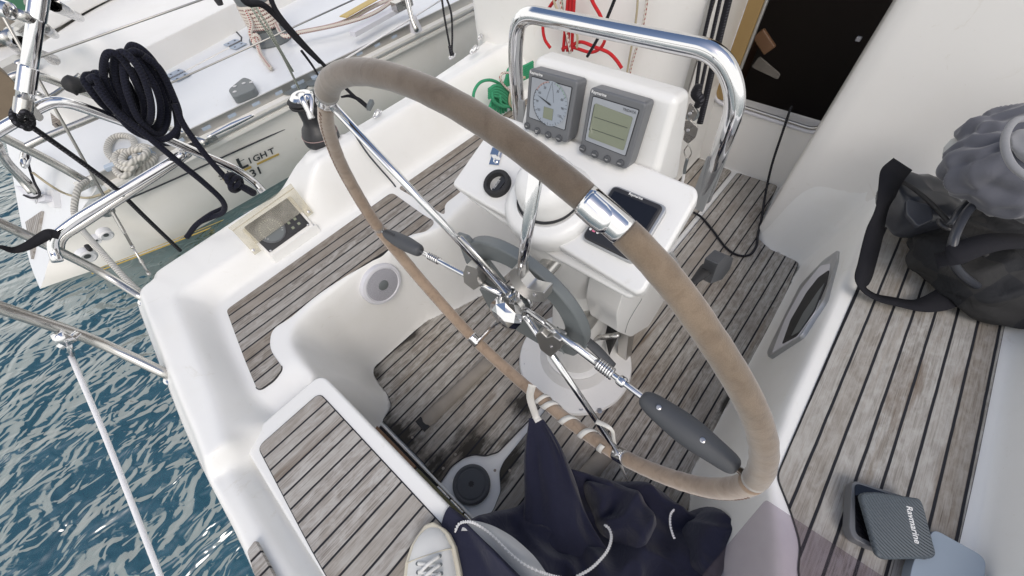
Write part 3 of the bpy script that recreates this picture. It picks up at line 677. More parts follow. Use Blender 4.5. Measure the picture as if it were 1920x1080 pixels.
# ---- groove of the port locker lid
tube('locker_groove',[P(665,252,Y=.874),P(693,293,Y=.84),P(738,345,Y=.80),Vector((.282,.775,.388)),Vector((.272,.66,.3885)),Vector((.276,.552,.386)),Vector((.285,.545,.34))],.0028,'gasket',yacht,8)
multi('lid_catch',[boxd(P(762,352,Z=.391),(1,0,0),(0,1,0),(0,0,1),.012,.05,.006)],'mgrey',yacht,False)
# ---- fairleads and pad eyes on the coaming
def fairlead(x,y,z,ln,wd,ang,lab):
    c=P(x,y,Z=z); ca,sa=math.cos(ang),math.sin(ang)
    pr=[(-.5,.0),(-.42,.22),(-.2,.42),(.2,.42),(.42,.22),(.5,0),(.42,-.22),(.2,-.42),(-.2,-.42),(-.42,-.22)]
    poly=rpoly([c+Vector((ca*a*ln-sa*b*wd,sa*a*ln+ca*b*wd,.004)) for a,b in pr],.003)
    f=prism('fairlead',poly,(0,0,-.006),'chrome',yacht,.0015); f['label']=lab
    tube('eye',[c+Vector((-ca*ln*.3,-sa*ln*.3,.003)),c+Vector((-ca*ln*.18,-sa*ln*.18,.012)),c+Vector((ca*ln*.18,sa*ln*.18,.012)),c+Vector((ca*ln*.3,sa*ln*.3,.003))],.003,'chrome',f,8)
    for s_ in (-.38,.38): screw('screw',c+Vector((ca*ln*s_,sa*ln*s_,.005)),(0,0,1),.0026,f)
fairlead(708,215,.558,.05,.026,.35,'chrome fitting on the coaming just forward of the winch')
fairlead(848,106,.555,.05,.024,.3,'small chrome fitting on the forward coaming')
fairlead(890,94,.560,.075,.032,.3,'largest chrome fitting on the coaming near the cabin')
fairlead(901,71,.550,.05,.022,.3,'pale fitting on the coaming beside the cabin bulkhead')
# ---- primary winch
wc=P(606,263,Z=.558); WS=1.16
wn_=thing('winch','black sheet winch with chrome top and pink trim line on the port coaming','winch')
lathe('winch_base',[(.046,0),(.048,.006),(.048,.022),(.045,.030)],wc,(0,0,1),'black',wn_,48)
lathe('trim_ring',[(.0482,.0226),(.0486,.0235),(.0482,.0244)],wc,(0,0,1),'redd',wn_,48)
lathe('winch_drum',[(.045,.030),(.040,.042),(.030,.052),(.0265,.062),(.027,.095),(.031,.103)],wc,(0,0,1),'black',wn_,48)
jw=[]
for k in range(2):
    jw.append(latd([(.030,.103+k*.010),(.039,.105+k*.010),(.040,.108+k*.010),(.034,.111+k*.010)],wc,(0,0,1),40))
multi('line_gripper',jw,'blackmat',wn_)
lathe('winch_cap',[(.030,.121),(.030,.126),(.024,.131),(.012,.132),(.011,.128),(.0001,.128)],wc,(0,0,1),'chrome',wn_,40)
tube('feeder_arm',[wc+Vector((.0,-.006,.131)),wc+Vector((-.012,-.030,.130)),wc+Vector((-.018,-.045,.108)),wc+Vector((-.020,-.050,.092))],[.010,.008,.006,.009],'chrome',wn_,12,flat=.6)
tube('feeder_arm',[wc+Vector((.0,-.006,.131)),wc+Vector((.012,-.028,.128)),wc+Vector((-.012,-.046,.105)),wc+Vector((-.020,-.050,.094))],[.008,.006,.005,.006],'chrome',wn_,12,flat=.6)
bpy.context.view_layer.update()
for c_ in wn_.children:
    for v in c_.data.vertices: v.co=Vector(wc)+(v.co-Vector(wc))*WS
# ---- starboard locker slot with steel frame in the seat front
fpl=P(1500,560,Y=-.462); 
wallp=(0,-.452,.18); wnorm=Vector((0,1,.10)).normalized()
def WP(x,y,off=0): return PL(x,y,tuple(Vector(wallp)+wnorm*off),tuple(wnorm))
fo=[(1571,468),(1568,490),(1545,560),(1500,630),(1440,670),(1437,660),(1470,592),(1500,533),(1545,486)]
prism('side_pocket',rpoly([WP(x,y,.0085) for x,y in fo],.016),-wnorm*.014,'satin',yacht,.002)['label']='brushed steel framed pocket in the starboard seat front'
pk=prism('pocket_lip',rpoly([WP(x,y,.0095) for x,y in ((1557,494),(1550,530),(1528,585),(1495,632),(1447,662),(1472,598),(1503,541),(1538,498))],.010),-wnorm*.002,'lgrey',yacht)
prism('pocket_opening',rpoly([WP(x,y,.0105) for x,y in ((1554,506),(1549,532),(1527,584),(1494,630),(1466,645),(1482,600),(1512,548),(1534,520))],.008),-wnorm*.002,'blackmat',pk)
prism('pocket_inner',rpoly([WP(x,y,.0115) for x,y in ((1546,530),(1526,580),(1498,622),(1483,630),(1506,586),(1532,548))],.006),-wnorm*.001,'mgrey',pk)
# ---- cabin bulkhead
prism('bulkhead',rpoly([(1.262,1.35,.40),(1.262,.222,.40),(1.272,.205,.40),(1.62,.205,.40),(1.62,1.35,.40)],[0,.012,.012,0,0]),(0,0,.0001),'cream',yacht) if False else None
def wallblock(name,pts,z0,z1,mat,rad,bev):
    o=prism(name,rpoly([(a,b,z1) for a,b in pts],rad),(0,0,z0-z1),mat,yacht,bev,6); return o
wallblock('cabin_bulkhead',[(1.065,1.125),(1.085,.90),(1.19,.35),(1.25,.212),(1.70,.212),(1.70,1.125)],-.02,2.1,'cream',[.03,.1,.1,.03,0,0],0)
# starboard bulkhead with a big soft corner and a soft cove onto the seat
def sbulk():
    V=[];F=[]; path=rpoly([(1.62,-.205,0),(1.26,-.225,0),(1.238,-.262,0),(1.20,-.50,0),(1.15,-1.15,0)],[0,.04,.06,.2,0],8)
    zz=[-.02,.1,.25,.36,.385,.395,.41,.43,.45,.48,.51,.55,.6,.8,1.1,1.5,2.1]
    for z in zz:
        for p_ in path:
            off=0.0
            if p_.y<-.44: 
                off=-.13*max(0,1-abs(z-.39)/.17)**2 if z>=.39 else -.13
                off*=min(1,(-.44-p_.y)/.12)
            lean=max(0,z-.45)*.06
            V.append((p_.x+off+lean,p_.y,z))
    n_=len(path)
    for i in range(len(zz)-1):
        for k in range(n_-1): F.append((i*n_+k,i*n_+k+1,(i+1)*n_+k+1,(i+1)*n_+k))
    return obj('cabin_side',V,F,'cream',yacht,True)
sbulk()
# companionway wall with opening
cw=1.60
def CW(x,y,off=0): return P(x,y,X=cw-off)
yo1,yo2,zs=.142,-.222,.305
box('companionway_step',(cw+.03,0,.14),(.06,.43,.32),'cream',yacht,.004)
box('companionway_post',(cw+.03,.19,1.2),(.05,.05,1.9),'cream',yacht,.003)
# frame (aluminium U) around the opening, rounded lower corner
fr=bent([(cw-.006,yo1+.006,2.1),(cw-.006,yo1+.006,zs-.006),(cw-.006,yo2,zs-.012),(cw-.006,yo2-.004,2.1)],.05,8)
tube('companionway_frame',fr,.007,'alu',yacht,10,smoothp=False)
fr2=bent([(cw-.004,yo1+.075,2.1),(cw-.004,yo1+.075,zs-.02),(cw-.004,yo2-.01,zs-.028),(cw-.004,yo2-.014,2.1)],.06,8)
tube('companionway_seal',fr2,.009,'lgrey',yacht,10,smoothp=False)
box('wood_trim',(cw+.006,yo1+.044,1.2),(.03,.062,1.80),'wood2',yacht,.004)
box('washboard_slot',(cw-.0,yo1+.079,1.2),(.03,.006,1.80),'caulk',yacht)
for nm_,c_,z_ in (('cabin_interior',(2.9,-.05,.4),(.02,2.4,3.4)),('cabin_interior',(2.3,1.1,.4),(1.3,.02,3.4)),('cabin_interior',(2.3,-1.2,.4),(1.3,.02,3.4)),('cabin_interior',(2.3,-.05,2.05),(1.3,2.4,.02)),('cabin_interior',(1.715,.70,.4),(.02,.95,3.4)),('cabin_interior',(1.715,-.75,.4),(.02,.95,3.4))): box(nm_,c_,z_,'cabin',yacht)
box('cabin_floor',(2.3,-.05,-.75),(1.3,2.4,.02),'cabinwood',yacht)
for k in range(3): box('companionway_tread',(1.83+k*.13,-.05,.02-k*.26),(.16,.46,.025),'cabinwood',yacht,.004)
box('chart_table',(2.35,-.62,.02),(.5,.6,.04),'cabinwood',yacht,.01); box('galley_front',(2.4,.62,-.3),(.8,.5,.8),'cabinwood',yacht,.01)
tube('grab_rail',[CW(1398,0,-.05)+Vector((0,0,.1)),CW(1392,40,-.05),CW(1372,95,-.05),CW(1362,110,-.05)],.009,'wood',yacht,10,flat=1)
box('wooden_step',CW(1433,78,-.16),(.02,.09,.05),'cabinwood',yacht,.006,ax=(1,0,0),ay=(0,.8,.6),az=(0,-.6,.8))
prism('cabin_cushion',rpoly([CW(1423,106,-.20),CW(1463,140,-.20),CW(1458,150,-.20),CW(1408,126,-.20)],.01),(.01,0,0),'chock',yacht,.002)
box('chart_lamp',CW(1610,73,-.30),(.012,.018,.018),'lgrey',yacht,.004)
# mast lines and track beside the companionway
box('sail_track',(1.236,.222,1.3),(.014,.020,1.70),'alu',yacht,.002)

# ================================================================ STEERING PEDESTAL
ped=thing('steering_pedestal','white pedestal with instrument console, guard rail and round base, bolted to the cockpit floor','pedestal')
pc=Vector((.300,.022,0))
lathe('base_flange',[(.188,.010),(.190,.016),(.186,.024),(.150,.032),(.118,.046),(.104,.070),(.098,.080)],pc,(0,0,1),'gel2',ped,72)
lathe('base_ring',[(.1,.074),(.098,.085),(.083,.092)],pc,(0,0,1),'gel2',ped,64)
for (x,y) in ((987,682),(1138,651),(1166,613),(1089,765),(1124,770)):
    q=P(x,y,Z=.026); screw('bolt',q,(0,0,1),.0085,ped)
lathe('column',[(.083,.085),(.080,.12),(.078,.50),(.088,.56)],pc+Vector((-.0,.002,0)),(0,0,1),'gel2',ped,64)
tilt=Vector((-.46,0,1)).normalized()
cp=P(1035,372,Z=.800)
cc=pc+Vector((-.105,.022,.60))
# compass housing: cylinder under the console top
ax=(Vector(cp)-Vector((pc.x-.02,pc.y+.01,.55))).normalized()
b0=Vector((pc.x-.01,pc.y+.006,.53)); 
lathe('compass_housing',[(.085,.0),(.089,.02),(.091,.10),(.0905,(Vector(cp)-b0).length-.022),(.086,(Vector(cp)-b0).length-.010),(.076,(Vector(cp)-b0).length-.004),(.062,(Vector(cp)-b0).length-.001)],b0,ax,'gel2',ped,72)
tl=Vector((-.30,0,1)).normalized()
dome_c=PL(1024,352,(.16,0,.83),tuple(tl))
# shelf plane of the console
SP=(.108,0,.790); SN=Vector((-.52,0,1)).normalized()
def S(x,y,off=0): return PL(x,y,tuple(Vector(SP)+SN*off),tuple(SN))
sh=[S(938,213),S(846,344),S(856,352),S(905,382),S(1030,452),S(1193,552),S(1208,546),S(1310,368),S(1306,350),S(1215,312)]
shelf=rpoly(sh,[.012,.012,.006,.01,.03,.014,.014,.012,.012,.03])
o=prism('console_tray',shelf,-SN*.030,'gel2',ped,.009,4)
sh2=[S(870,365,-.028),S(1030,478,-.028),S(1185,562,-.028),S(1290,410,-.028),S(1200,330,-.028),S(940,222,-.028)]
prism('console_lip',rpoly(sh2,.012),-SN*.014,'gel2',ped,.005)
# back box carrying the two displays
FN=Vector((1,0,-.25)).normalized(); FP=(.27,0,.865)
def FC(x,y,off=0): return PL(x,y,tuple(Vector(FP)-FN*off),tuple(FN))
tlc,trc,blc,brc=FC(1002,106),FC(1272,185),FC(972,226),FC(1222,345)
V=[]
back=Vector((.045,0,.0))
f4=[tlc,trc,brc,blc]
V=f4+[tlc+back+Vector((0,0,-.004)),trc+back+Vector((0,.0,-.004)),brc+Vector((.10,-.012,-.05)),blc+Vector((.10,.01,-.05))]
V[2]=brc+Vector((0,-.004,-.02)); V[3]=blc+Vector((0,.0,-.02))
o=obj('display_box',V,[(0,1,2,3),(5,4,7,6),(4,5,1,0),(1,5,6,2),(3,2,6,7),(4,0,3,7)],'gel2',ped); bevel(o,.012,5)
# compass dome and collar
cn=Vector((-.36,.0,1)).normalized()
def CPn(x,y,off=0): return PL(x,y,tuple(Vector((.175,.03,.835))+cn*off),tuple(cn))
rc=CPn(1030,372); rr_=(CPn(1106,392)-CPn(957,372)).length/2
lathe('compass_collar',[(rr_*1.16,-.035),(rr_*1.16,-.012),(rr_*1.10,-.004),(rr_*.98,.002),(rr_*.80,.0035),(rr_*.78,-.002)],rc,cn,'gel2',ped,72)
dc_=CPn(1031,365,.0)
dm=lathe('compass_hood',[(rr_*.77,-.001),(rr_*.765,.012),(rr_*.74,.034),(rr_*.66,.048),(rr_*.45,.058),(rr_*.2,.061),(.0001,.0615)],dc_,cn,'gel2',ped,64)
lathe('hood_gap',[(rr_*.80,.0015),(rr_*.775,.0045)],dc_-Vector((.002,0,0)),cn,'caulk',ped,64)
for (x,y) in ((970,371),(1035,406),(1107,382)): screw('screw',CPn(x,y,.002),cn,.0032,ped)
# ---- multifunction display and wind display
def instrument(name,cs,lab,label_word):
    tl_,tr_,bl_,br_=[FC(x,y,.030) for x,y in cs]
    R_=(tr_-tl_).normalized(); U_=(tl_-bl_).normalized(); nrm=-FN
    w_=((tr_-tl_).length+(br_-bl_).length)/2; h_=((tl_-bl_).length+(tr_-br_).length)/2; c=(tl_+tr_+bl_+br_)/4
    U_=(U_-R_*U_.dot(R_)).normalized(); nrm=R_.cross(U_)
    if nrm.dot(FN)>0: nrm=-nrm
    def q(u,v,o=0): return c+R_*(u*w_/2)+U_*(v*h_/2)+nrm*o
    pl=rpoly([q(-1,1),q(1,1),q(.97,-.78),q(.90,-.98),q(-.90,-1.0),q(-.97,-.82)],[.007,.007,.008,.008,.008,.008])
    b=prism(name,pl,-nrm*.030,'bezel',ped,.0035,4); b['label']=lab
    prism('screen_rim',rpoly([q(-.84,.80,.0006),q(.84,.80,.0006),q(.80,-.58,.0006),q(-.82,-.55,.0006)],.003),-nrm*.001,'caulk',b)
    prism('screen',rpoly([q(-.81,.775,.0012),q(.81,.775,.0012),q(.775,-.555,.0012),q(-.79,-.525,.0012)],.002),-nrm*.001,'lcdgrey',b)
    text('marking','Raymarine',q(-.90,.865,.0015),R_,U_,.0042,'textw',b,bold=.02)
    return b,q,R_,U_,nrm,w_,h_
b,q,R_,U_,nr,w_,h_=instrument('wind_display',((996,129),(1086,153),(978,238),(1063,272)),'left grey display with a round wind dial','wind')
gc=q(.06,.11,.0018)
rx=w_*.36
obj('dial_face',ring(gc+nr*.0002,nr,rx,64),[tuple(range(64))],plain('dial_face',(.29,.325,.375),.25,var=0),b)
tk=[]; 
for k in range(36):
    a=2*math.pi*k/36; L_=.0042 if k%3==0 else .0022
    d_=U_*math.cos(a)+R_*math.sin(a); s_=R_*math.cos(a)-U_*math.sin(a)
    tk.append(boxd(gc+d_*(rx*.97-L_/2)+nr*.0006,d_,s_,nr,L_,.0005,.0002))
multi('dial_ticks',tk,'textk',b,False)
def arc(name,a0,a1,r,wd,mat):
    Vv=[];Ff=[]
    for k in range(25):
        a=math.radians(a0+(a1-a0)*k/24); d_=U_*math.cos(a)+R_*math.sin(a)
        Vv+=[gc+d_*(r-wd/2)+nr*.0004,gc+d_*(r+wd/2)+nr*.0004]
    for k in range(24): Ff.append((2*k,2*k+1,2*k+3,2*k+2))
    obj(name,Vv,Ff,mat,b)
arc('port_arc',-62,-12,rx*.95,.0022,'redd'); arc('starboard_arc',12,62,rx*.95,.0012,'greend'); arc('dial_edge',-175,-60,rx*.985,.0010,'textk')
for a_,s_ in ((-30,'30'),(-60,'60'),(-92,'90'),(-122,'120'),(30,'30'),(62,'60'),(92,'90'),(122,'120')):
    a=math.radians(a_); d_=U_*math.cos(a)+R_*math.sin(a); text('dial_number',s_,gc+d_*rx*.74-U_*.0016+nr*.0003,R_,U_,.0036,'textk',b,align='CENTER')
nd=(U_*math.cos(math.radians(-72))+R_*math.sin(math.radians(-72))); ns_=nd.cross(nr)
obj('needle',[gc+nd*rx*.86+nr*.0012,gc+ns_*.0016+nr*.0012,gc-nd*.004+nr*.0012,gc-ns_*.0016+nr*.0012],[(0,1,2,3)],'textk',b)
for sg in (-1,1):
    tube('laylines',[gc+U_*rx*.85+R_*sg*.001+nr*.0008,gc+U_*rx*.45+R_*sg*.005+nr*.0008,gc+U_*rx*.12+R_*sg*.0075+nr*.0008],.00022,'textk',b,4)
prism('small_lcd',[gc+R_*-.0105-U_*.006+nr*.0012,gc+R_*.0085-U_*.006+nr*.0012,gc+R_*.0085-U_*.024+nr*.0012,gc+R_*-.0105-U_*.024+nr*.0012],-nr*.0005,'lcd',b)
def buttons(b,pts,words,off=.030):
    for (x,y),wd in zip(pts,words):
        c=FC(x,y,off+.0012); bt=lathe('button',[(.0062,-.002),(.0060,.0008),(.0048,.0018),(.0001,.0022)],c,nr,'dgrey',b,24)
        ls=wd.split('/')
        for i,s_ in enumerate(ls): text('button_text',s_,c+nr*.0024+U_*(-.0009+(.0012 if len(ls)>1 else 0)-i*.0027),R_,U_,.0018,'textw',bt,align='CENTER')
buttons(b,((988,236),(1007,245.5),(1027.5,253),(1048,259.5)),('DISP','TRUE/APP','VMG','TACK'))
b,q,R_,U_,nr,w_,h_=instrument('multi_display',((1108,163),(1213,194),(1082,287),(1177,320)),'right grey display with an empty green screen','multi')
prism('lcd_area',rpoly([q(-.70,.62,.002),q(.70,.56,.002),q(.68,-.42,.002),q(-.70,-.40,.002)],.003),-nr*.0006,'lcd',b)
for v in (.24,-.12): multi('lcd_line',[boxd(q(0,v,.0024),R_,U_,nr,w_*.62,.0006,.0002)],'textk',b,False)
multi('lcd_side_line',[boxd(q(-.70,.2,.0024),U_,R_,nr,h_*.38,.0008,.0002)],'textk',b,False)
text('model_marking','TRIDATA',q(.30,.66,.0018),R_,U_,.0036,'textk',b)
buttons(b,((1092,278.5),(1115,289.5),(1138,298.5),(1163,306)),('DEPTH','SPEED','TRIP','RESET'))
# ---- autopilot head lying on the tray
AR=(S(1247,392)-S(1150,352)); aw=AR.length; AR.normalize(); AU=(S(1150,352)-S(1093,450)); ah=AU.length; AU=(AU-AR*AU.dot(AR)).normalized(); an_=AR.cross(AU)
if an_.dot(SN)<0: an_=-an_
ac=(S(1150,352)+S(1247,392)+S(1093,450)+S(1190,497))/4
def A(u,v,o=0): return ac+AR*(u*aw/2)+AU*(v*ah/2)+an_*o
prism('autopilot_base',rpoly([A(-1.02,1.03,.010),A(1.07,1.03,.010),A(1.07,-1.03,.010),A(-1.02,-1.03,.010)],.011),-an_*.014,'satin',ped,.002)
ap=prism('autopilot_head',rpoly([A(-.97,.97,.014),A(.95,.97,.014),A(.95,-.99,.014),A(-.97,-.99,.014)],.009),-an_*.009,'black',ped,.003); ap['label']='black autopilot display lying on the starboard side of the console'
prism('autopilot_screen',rpoly([A(-.82,.80,.0152),A(.82,.80,.0152),A(.82,-.28,.0152),A(-.82,-.28,.0152)],.002),-an_*.001,'glassblack',ap)
text('marking','Raymarine',A(-.05,.865,.0150),AR,AU,.0038,'textw',ap,align='CENTER',bold=.02)
for u,s_ in ((-.70,''),(-.22,'-10°'),(.28,'+10°'),(.74,'AUTO')):
    if s_: text('key_text',s_,A(u,-.66,.0150),AR,AU,.0058,'textw',ap,align='CENTER')
    multi('key_line',[boxd(A(u,-.42,.0148),AR,AU,an_,aw*.17,.0016,.0004)],'lcd',ap,False)
prism('key_mark',rpoly([A(-.76,-.60,.0150),A(-.64,-.60,.0150),A(-.64,-.69,.0150),A(-.76,-.69,.0150)],.001),-an_*.0004,'amber',ap)
for u in (-.84,-.55): lathe('key_dot',[(.0022,0),(.0015,.0003),(.0001,.0003)],A(u,-.645,.0149),an_,'textw',ap,12)
# ---- ignition ring (black round socket) and small steel clip on the port side of the tray
rc_=S(933,345,.003); ir=(S(957,345)-S(909,345)).length/2
rg=lathe('round_socket',[(ir,-.004),(ir,.006),(ir*.90,.009),(ir*.70,.009),(ir*.62,.004),(ir*.60,-.012)],rc_,SN,'blackmat',ped,56)
lathe('socket_well',[(ir*.62,0),(.0001,0)],rc_-SN*.002,SN,'cream',rg,30)
cw_=(S(945,335)-S(925,362)).normalized()
multi('socket_flap',[boxd(rc_+SN*.003+Vector((0,-.006,0)),cw_,SN.cross(cw_),SN,ir*1.2,ir*.5,.002)],'black',rg,False)
text('marking','NEXUS',rc_+SN*.0045-cw_*ir*.45+Vector((0,-.004,0)),cw_,SN.cross(cw_),.004,'textw',rg)
c1,c2=S(929,303),S(940,268); dl=(c2-c1).normalized()
multi('steel_clip',[boxd(c1+dl*.005+SN*.002,dl,SN.cross(dl),SN,.026,.020,.0018),boxd(c1+dl*.014+SN*.007,dl,SN.cross(dl),SN,.014,.016,.010),boxd(c2-dl*.002+SN*.004,dl,SN.cross(dl),SN,.014,.018,.004)],'chrome',ped,False)
screw('screw',S(929,301,.004),SN,.0042,ped,'chrome')
# ---- guard rail
hp=[P(977,222,X=.345),P(967,110,X=.335),P(972,60,X=.33),P(1012,28,X=.33),P(1290,80,X=.33),P(1352,118,X=.33),P(1377,185,X=.33),P(1357,262,X=.335),P(1325,352,X=.345)]
hp=bent([P(975,235,X=.35),P(965,110,X=.337),P(972,22,X=.33),P(1352,98,X=.33),P(1385,185,X=.333),P(1318,372,X=.35)],.055,10)
tube('guard_rail',hp,.0135,'chrome',ped,24,smoothp=False)
for (x,y) in ((974,200),(1335,315)):
    c=P(x,y,X=.338); multi('rail_foot',[boxd(c+Vector((0,0,-.035)),(1,0,0),(0,1,0),(0,0,1),.006,.026,.10)],'satin',ped,False)
# ---- engine control box under the tray, lever and fittings
ecy=-.118
def E(x,y,dy=0): return P(x,y,Y=ecy+dy)
ecp=rpoly([E(1178,520),E(1262,470),E(1274,495),E(1248,560),E(1216,612),E(1183,632),E(1158,622),E(1156,590)],.02)
o=prism('engine_control_box',[v+Vector((0,.0,0)) for v in ecp],(0,.075,0),'gel2',ped,.010,4)
tube('seam_line',[E(1204,560,-.002),E(1180,600,-.002),E(1172,624,-.002)],.0007,'mgrey',ped,4)
prism('control_support',[P(1183,600,X=.40),P(1172,690,X=.40),P(1155,700,X=.40),P(1160,600,X=.40)],(.04,0,0),'alu',ped,.004)
lv=[P(1283,532,Y=-.20),P(1305,520,Y=-.205),P(1318,512,Y=-.21)]
tube('throttle_stem',[P(1270,548,Y=-.195),P(1298,530,Y=-.205),P(1325,505,Y=-.212)],[.004,.006,.014],'blackmat',ped,12)
kb=P(1338,492,Y=-.215)
o=prism('throttle_knob',rpoly([P(1312,522,Y=-.205),P(1322,484,Y=-.205),P(1340,468,Y=-.205),P(1359,476,Y=-.205),P(1356,498,Y=-.205),P(1340,517,Y=-.205)],.010),(0,-.024,0),'dgrey',ped,.008,4)
# shaft housing
s0,s1=P(1094,604,Z=.42),P(1120,570,Z=.42)
sdn=(s1-s0).normalized()
lathe('shaft_housing',[(.026,-.05),(.026,(s1-s0).length)],s0,sdn,'alu',ped,36)
lathe('shaft_cap',[(.0275,0),(.0275,.010),(.02,.012)],s1,sdn,'mgrey',ped,36)
tube('cable_conduit',[s1,s1+sdn*.05+Vector((0,0,-.02)),P(1150,505,Z=.36)],.013,'blackmat',ped,12)
tube('cross_tube',[P(1098,638,X=.27),P(1160,628,X=.27)],.008,'steel',ped,14,smoothp=False)
tube('strap_lever',[P(1094,634,X=.20),P(1118,655,X=.20),P(1150,688,X=.20)],[.012,.014,.012],'dgrey',ped,12,flat=.4)
prism('bracket_plate',[P(1130,560,Z=.2),P(1172,540,Z=.2),P(1178,580,Z=.2),P(1150,640,Z=.2)],(0,0,-.1),'blackmat',ped,.005)
lathe('cable_gland',[(.022,0),(.022,.03),(.010,.034)],P(1150,590,Z=.22),(0,0,1),'blackmat',ped,20)

# ================================================================ STEERING WHEEL
TL=math.radians(-173.8); WC=Vector((0,0,.68)); WR=.42
wu=Vector((0,1,0)); wv=Vector((math.sin(TL),0,-math.cos(TL))); wv=Vector((-.108,0,.994)).normalized(); wn=wv.cross(wu)  # wn points aft? 
if wn.x>0: wn=-wn
RA=[51,57.4,64.6,73.6,81.3,91.3,99.5,105.2,110,117,123.8,129.6,135.6,142,154,162,177,196,260,330,373,393,411]
RR=[.422,.433,.435,.433,.430,.425,.419,.417,.414,.414,.412,.406,.403,.403,.406,.408,.414,.415,.415,.415,.415,.416,.422]
OA=[57,100,170,177,196,210,229,249,269,299,320,339,354,373,393,411,417]
OO=[0,0,0,0,.004,.006,.010,.006,-.002,-.009,-.017,-.018,-.014,-.012,-.005,.003,0]
def _sm(a,A_,O_):
    a=(a-51)%360+51
    return sum(float(np.interp((a+d-51)%360+51,A_,O_)) for d in (-4,-2,0,2,4))/5
def WP_(a,dr=0,off=0):
    r=_sm(a,RA,RR)+dr; o_=_sm(a,OA,OO)+off
    a=math.radians(a); return WC+(wu*math.cos(a)+wv*math.sin(a))*r+wn*o_
whl=thing('helm','large folding steering wheel with brown suede rim, steel spokes and grey grips','steering wheel')
AA=[54.9,114.9,174.9,234.9,294.9,354.9]
def arcpts(a0,a1,n=40): return [WP_(a) for a in np.linspace(a0,a1,n)]
def rimseg(a0,a1,r0,r1,mat,lab=None):
    p=arcpts(a0,a1); rad=list(np.linspace(r0,r1,len(p))) if r1 is not None else list(np.interp(np.linspace(0,1,len(p)),np.linspace(0,1,len(r0)),r0)); 
    # soft wrinkled leather
    rad=[q*(1+.012*math.sin(i*1.7)+.01*rng.standard_normal()) for i,q in enumerate(rad)]; 
    V_,F_,U_2=sweep(p,rad,20); o=obj('rim_cover',V_,F_,mat,whl,True,U_2)
    if lab:o['label']=lab
    return o
rimseg(55.6,111.0,[.0150,.0135,.0125,.0125,.0125],None,'suede','thick brown suede rim cover, upper run from top left joint')
rimseg(116.9,175.0,[.0128,.0132,.0138,.0145,.0150],None,'suede_mid','thick brown suede rim cover, long right run down to the grip')
rimseg(176.2,228.4,.0150,.0158,'suede2')
rimseg(232.4,296.9,.0155,.0152,'suede2')
rimseg(300.6,353.2,.0148,.0132,'suede2')
rimseg(354.6,412.6,.0128,.0105,'suede2')
# stitching on the inner side of the thin runs (zig-zag)
def stitch(a0,a1,off,mat,n=60):
    parts=[]
    for k in range(n):
        a=a0+(a1-a0)*k/n; s=1 if k%2 else -1
        def pt(a_,w): 
            b_=off+w; d=(wu*math.cos(math.radians(a_))+wv*math.sin(math.radians(a_)))
            rr=float(np.interp((a_-51)%360+51,[176,230,299,354,411],[.0152,.0160,.0152,.0132,.0108]))
            return WP_(a_)+(d*math.cos(b_)+wn*math.sin(b_))*rr
        parts.append(sweep([pt(a,-.16*s),pt(a+(a1-a0)/n,.16*s)],.0005,4))
    multi('stitching',parts,mat,whl)
stitch(180,228,.9,'stitch',66); stitch(233,296,1.2,'stitch',80); stitch(301,352,1.4,'stitch',60); stitch(356,411,1.7,'stitch',70)
# rim core and chrome joints
tube('rim_core',arcpts(0,358,90),.0085,'chrome',whl,12,closed=True,smoothp=False)
def joint(a,r,ln,lab=None,mat='chrome'):
    p=[WP_(a-ln+2*ln*k/8) for k in range(9)]
    V_,F_,U_2=sweep(p,[r*.97]+[r]*7+[r*.97],28); o=obj('rim_joint',V_,F_,mat,whl,True,U_2); return o
joint(114.0,.0124,3.0); joint(54.0,.0128,1.6); joint(230.4,.0162,2.1); joint(298.7,.0160,2.0)
# raised tongue on the big joint
tube('joint_tongue',[WP_(111.4,0,.0022),WP_(113.4,0,.0028),WP_(114.6,0,.0028),WP_(115.5,0,.0015)],[.0126,.0127,.0118,.007],'chrome',whl,24)
for a in (230.4,298.7):
    c=WP_(a); dirn=(Vector(CAM)-c).normalized(); tg_=(WP_(a+1)-WP_(a)).normalized(); dirn=(dirn-tg_*dirn.dot(tg_)).normalized()
    screw('screw',c+dirn*.0165,dirn,.006,whl)
# hub
HB=WC+Vector((.040,0,.0)); 
hubc=P(968,566,X=.035)
hub=lathe('hub',[(.018,-.030),(.026,-.024),(.030,-.010),(.030,.010),(.024,.018),(.015,.030)],hubc,-wn,'chrome',whl,36)
# spokes
spk_r=.0068
def spoke(a,r=spk_r,mat='chrome',start=.02):
    e=WP_(a,-.008); d=(e-hubc).normalized()
    return tube('spoke',[hubc+d*start,e],r,mat,whl,16,smoothp=False)
spoke(53.8,.0060); spoke(104.5,.0068); spoke(230.4,.0066); spoke(297.2,.0058)
# second thin rod beside the upper-left spoke
e=WP_(53.8,-.012); tube('stay_rod',[hubc+(e-hubc)*.05+Vector((.006,-.01,-.004)),hubc+(e-hubc)*.42+Vector((.006,-.01,-.004))],.0035,'steel',whl,10,smoothp=False)
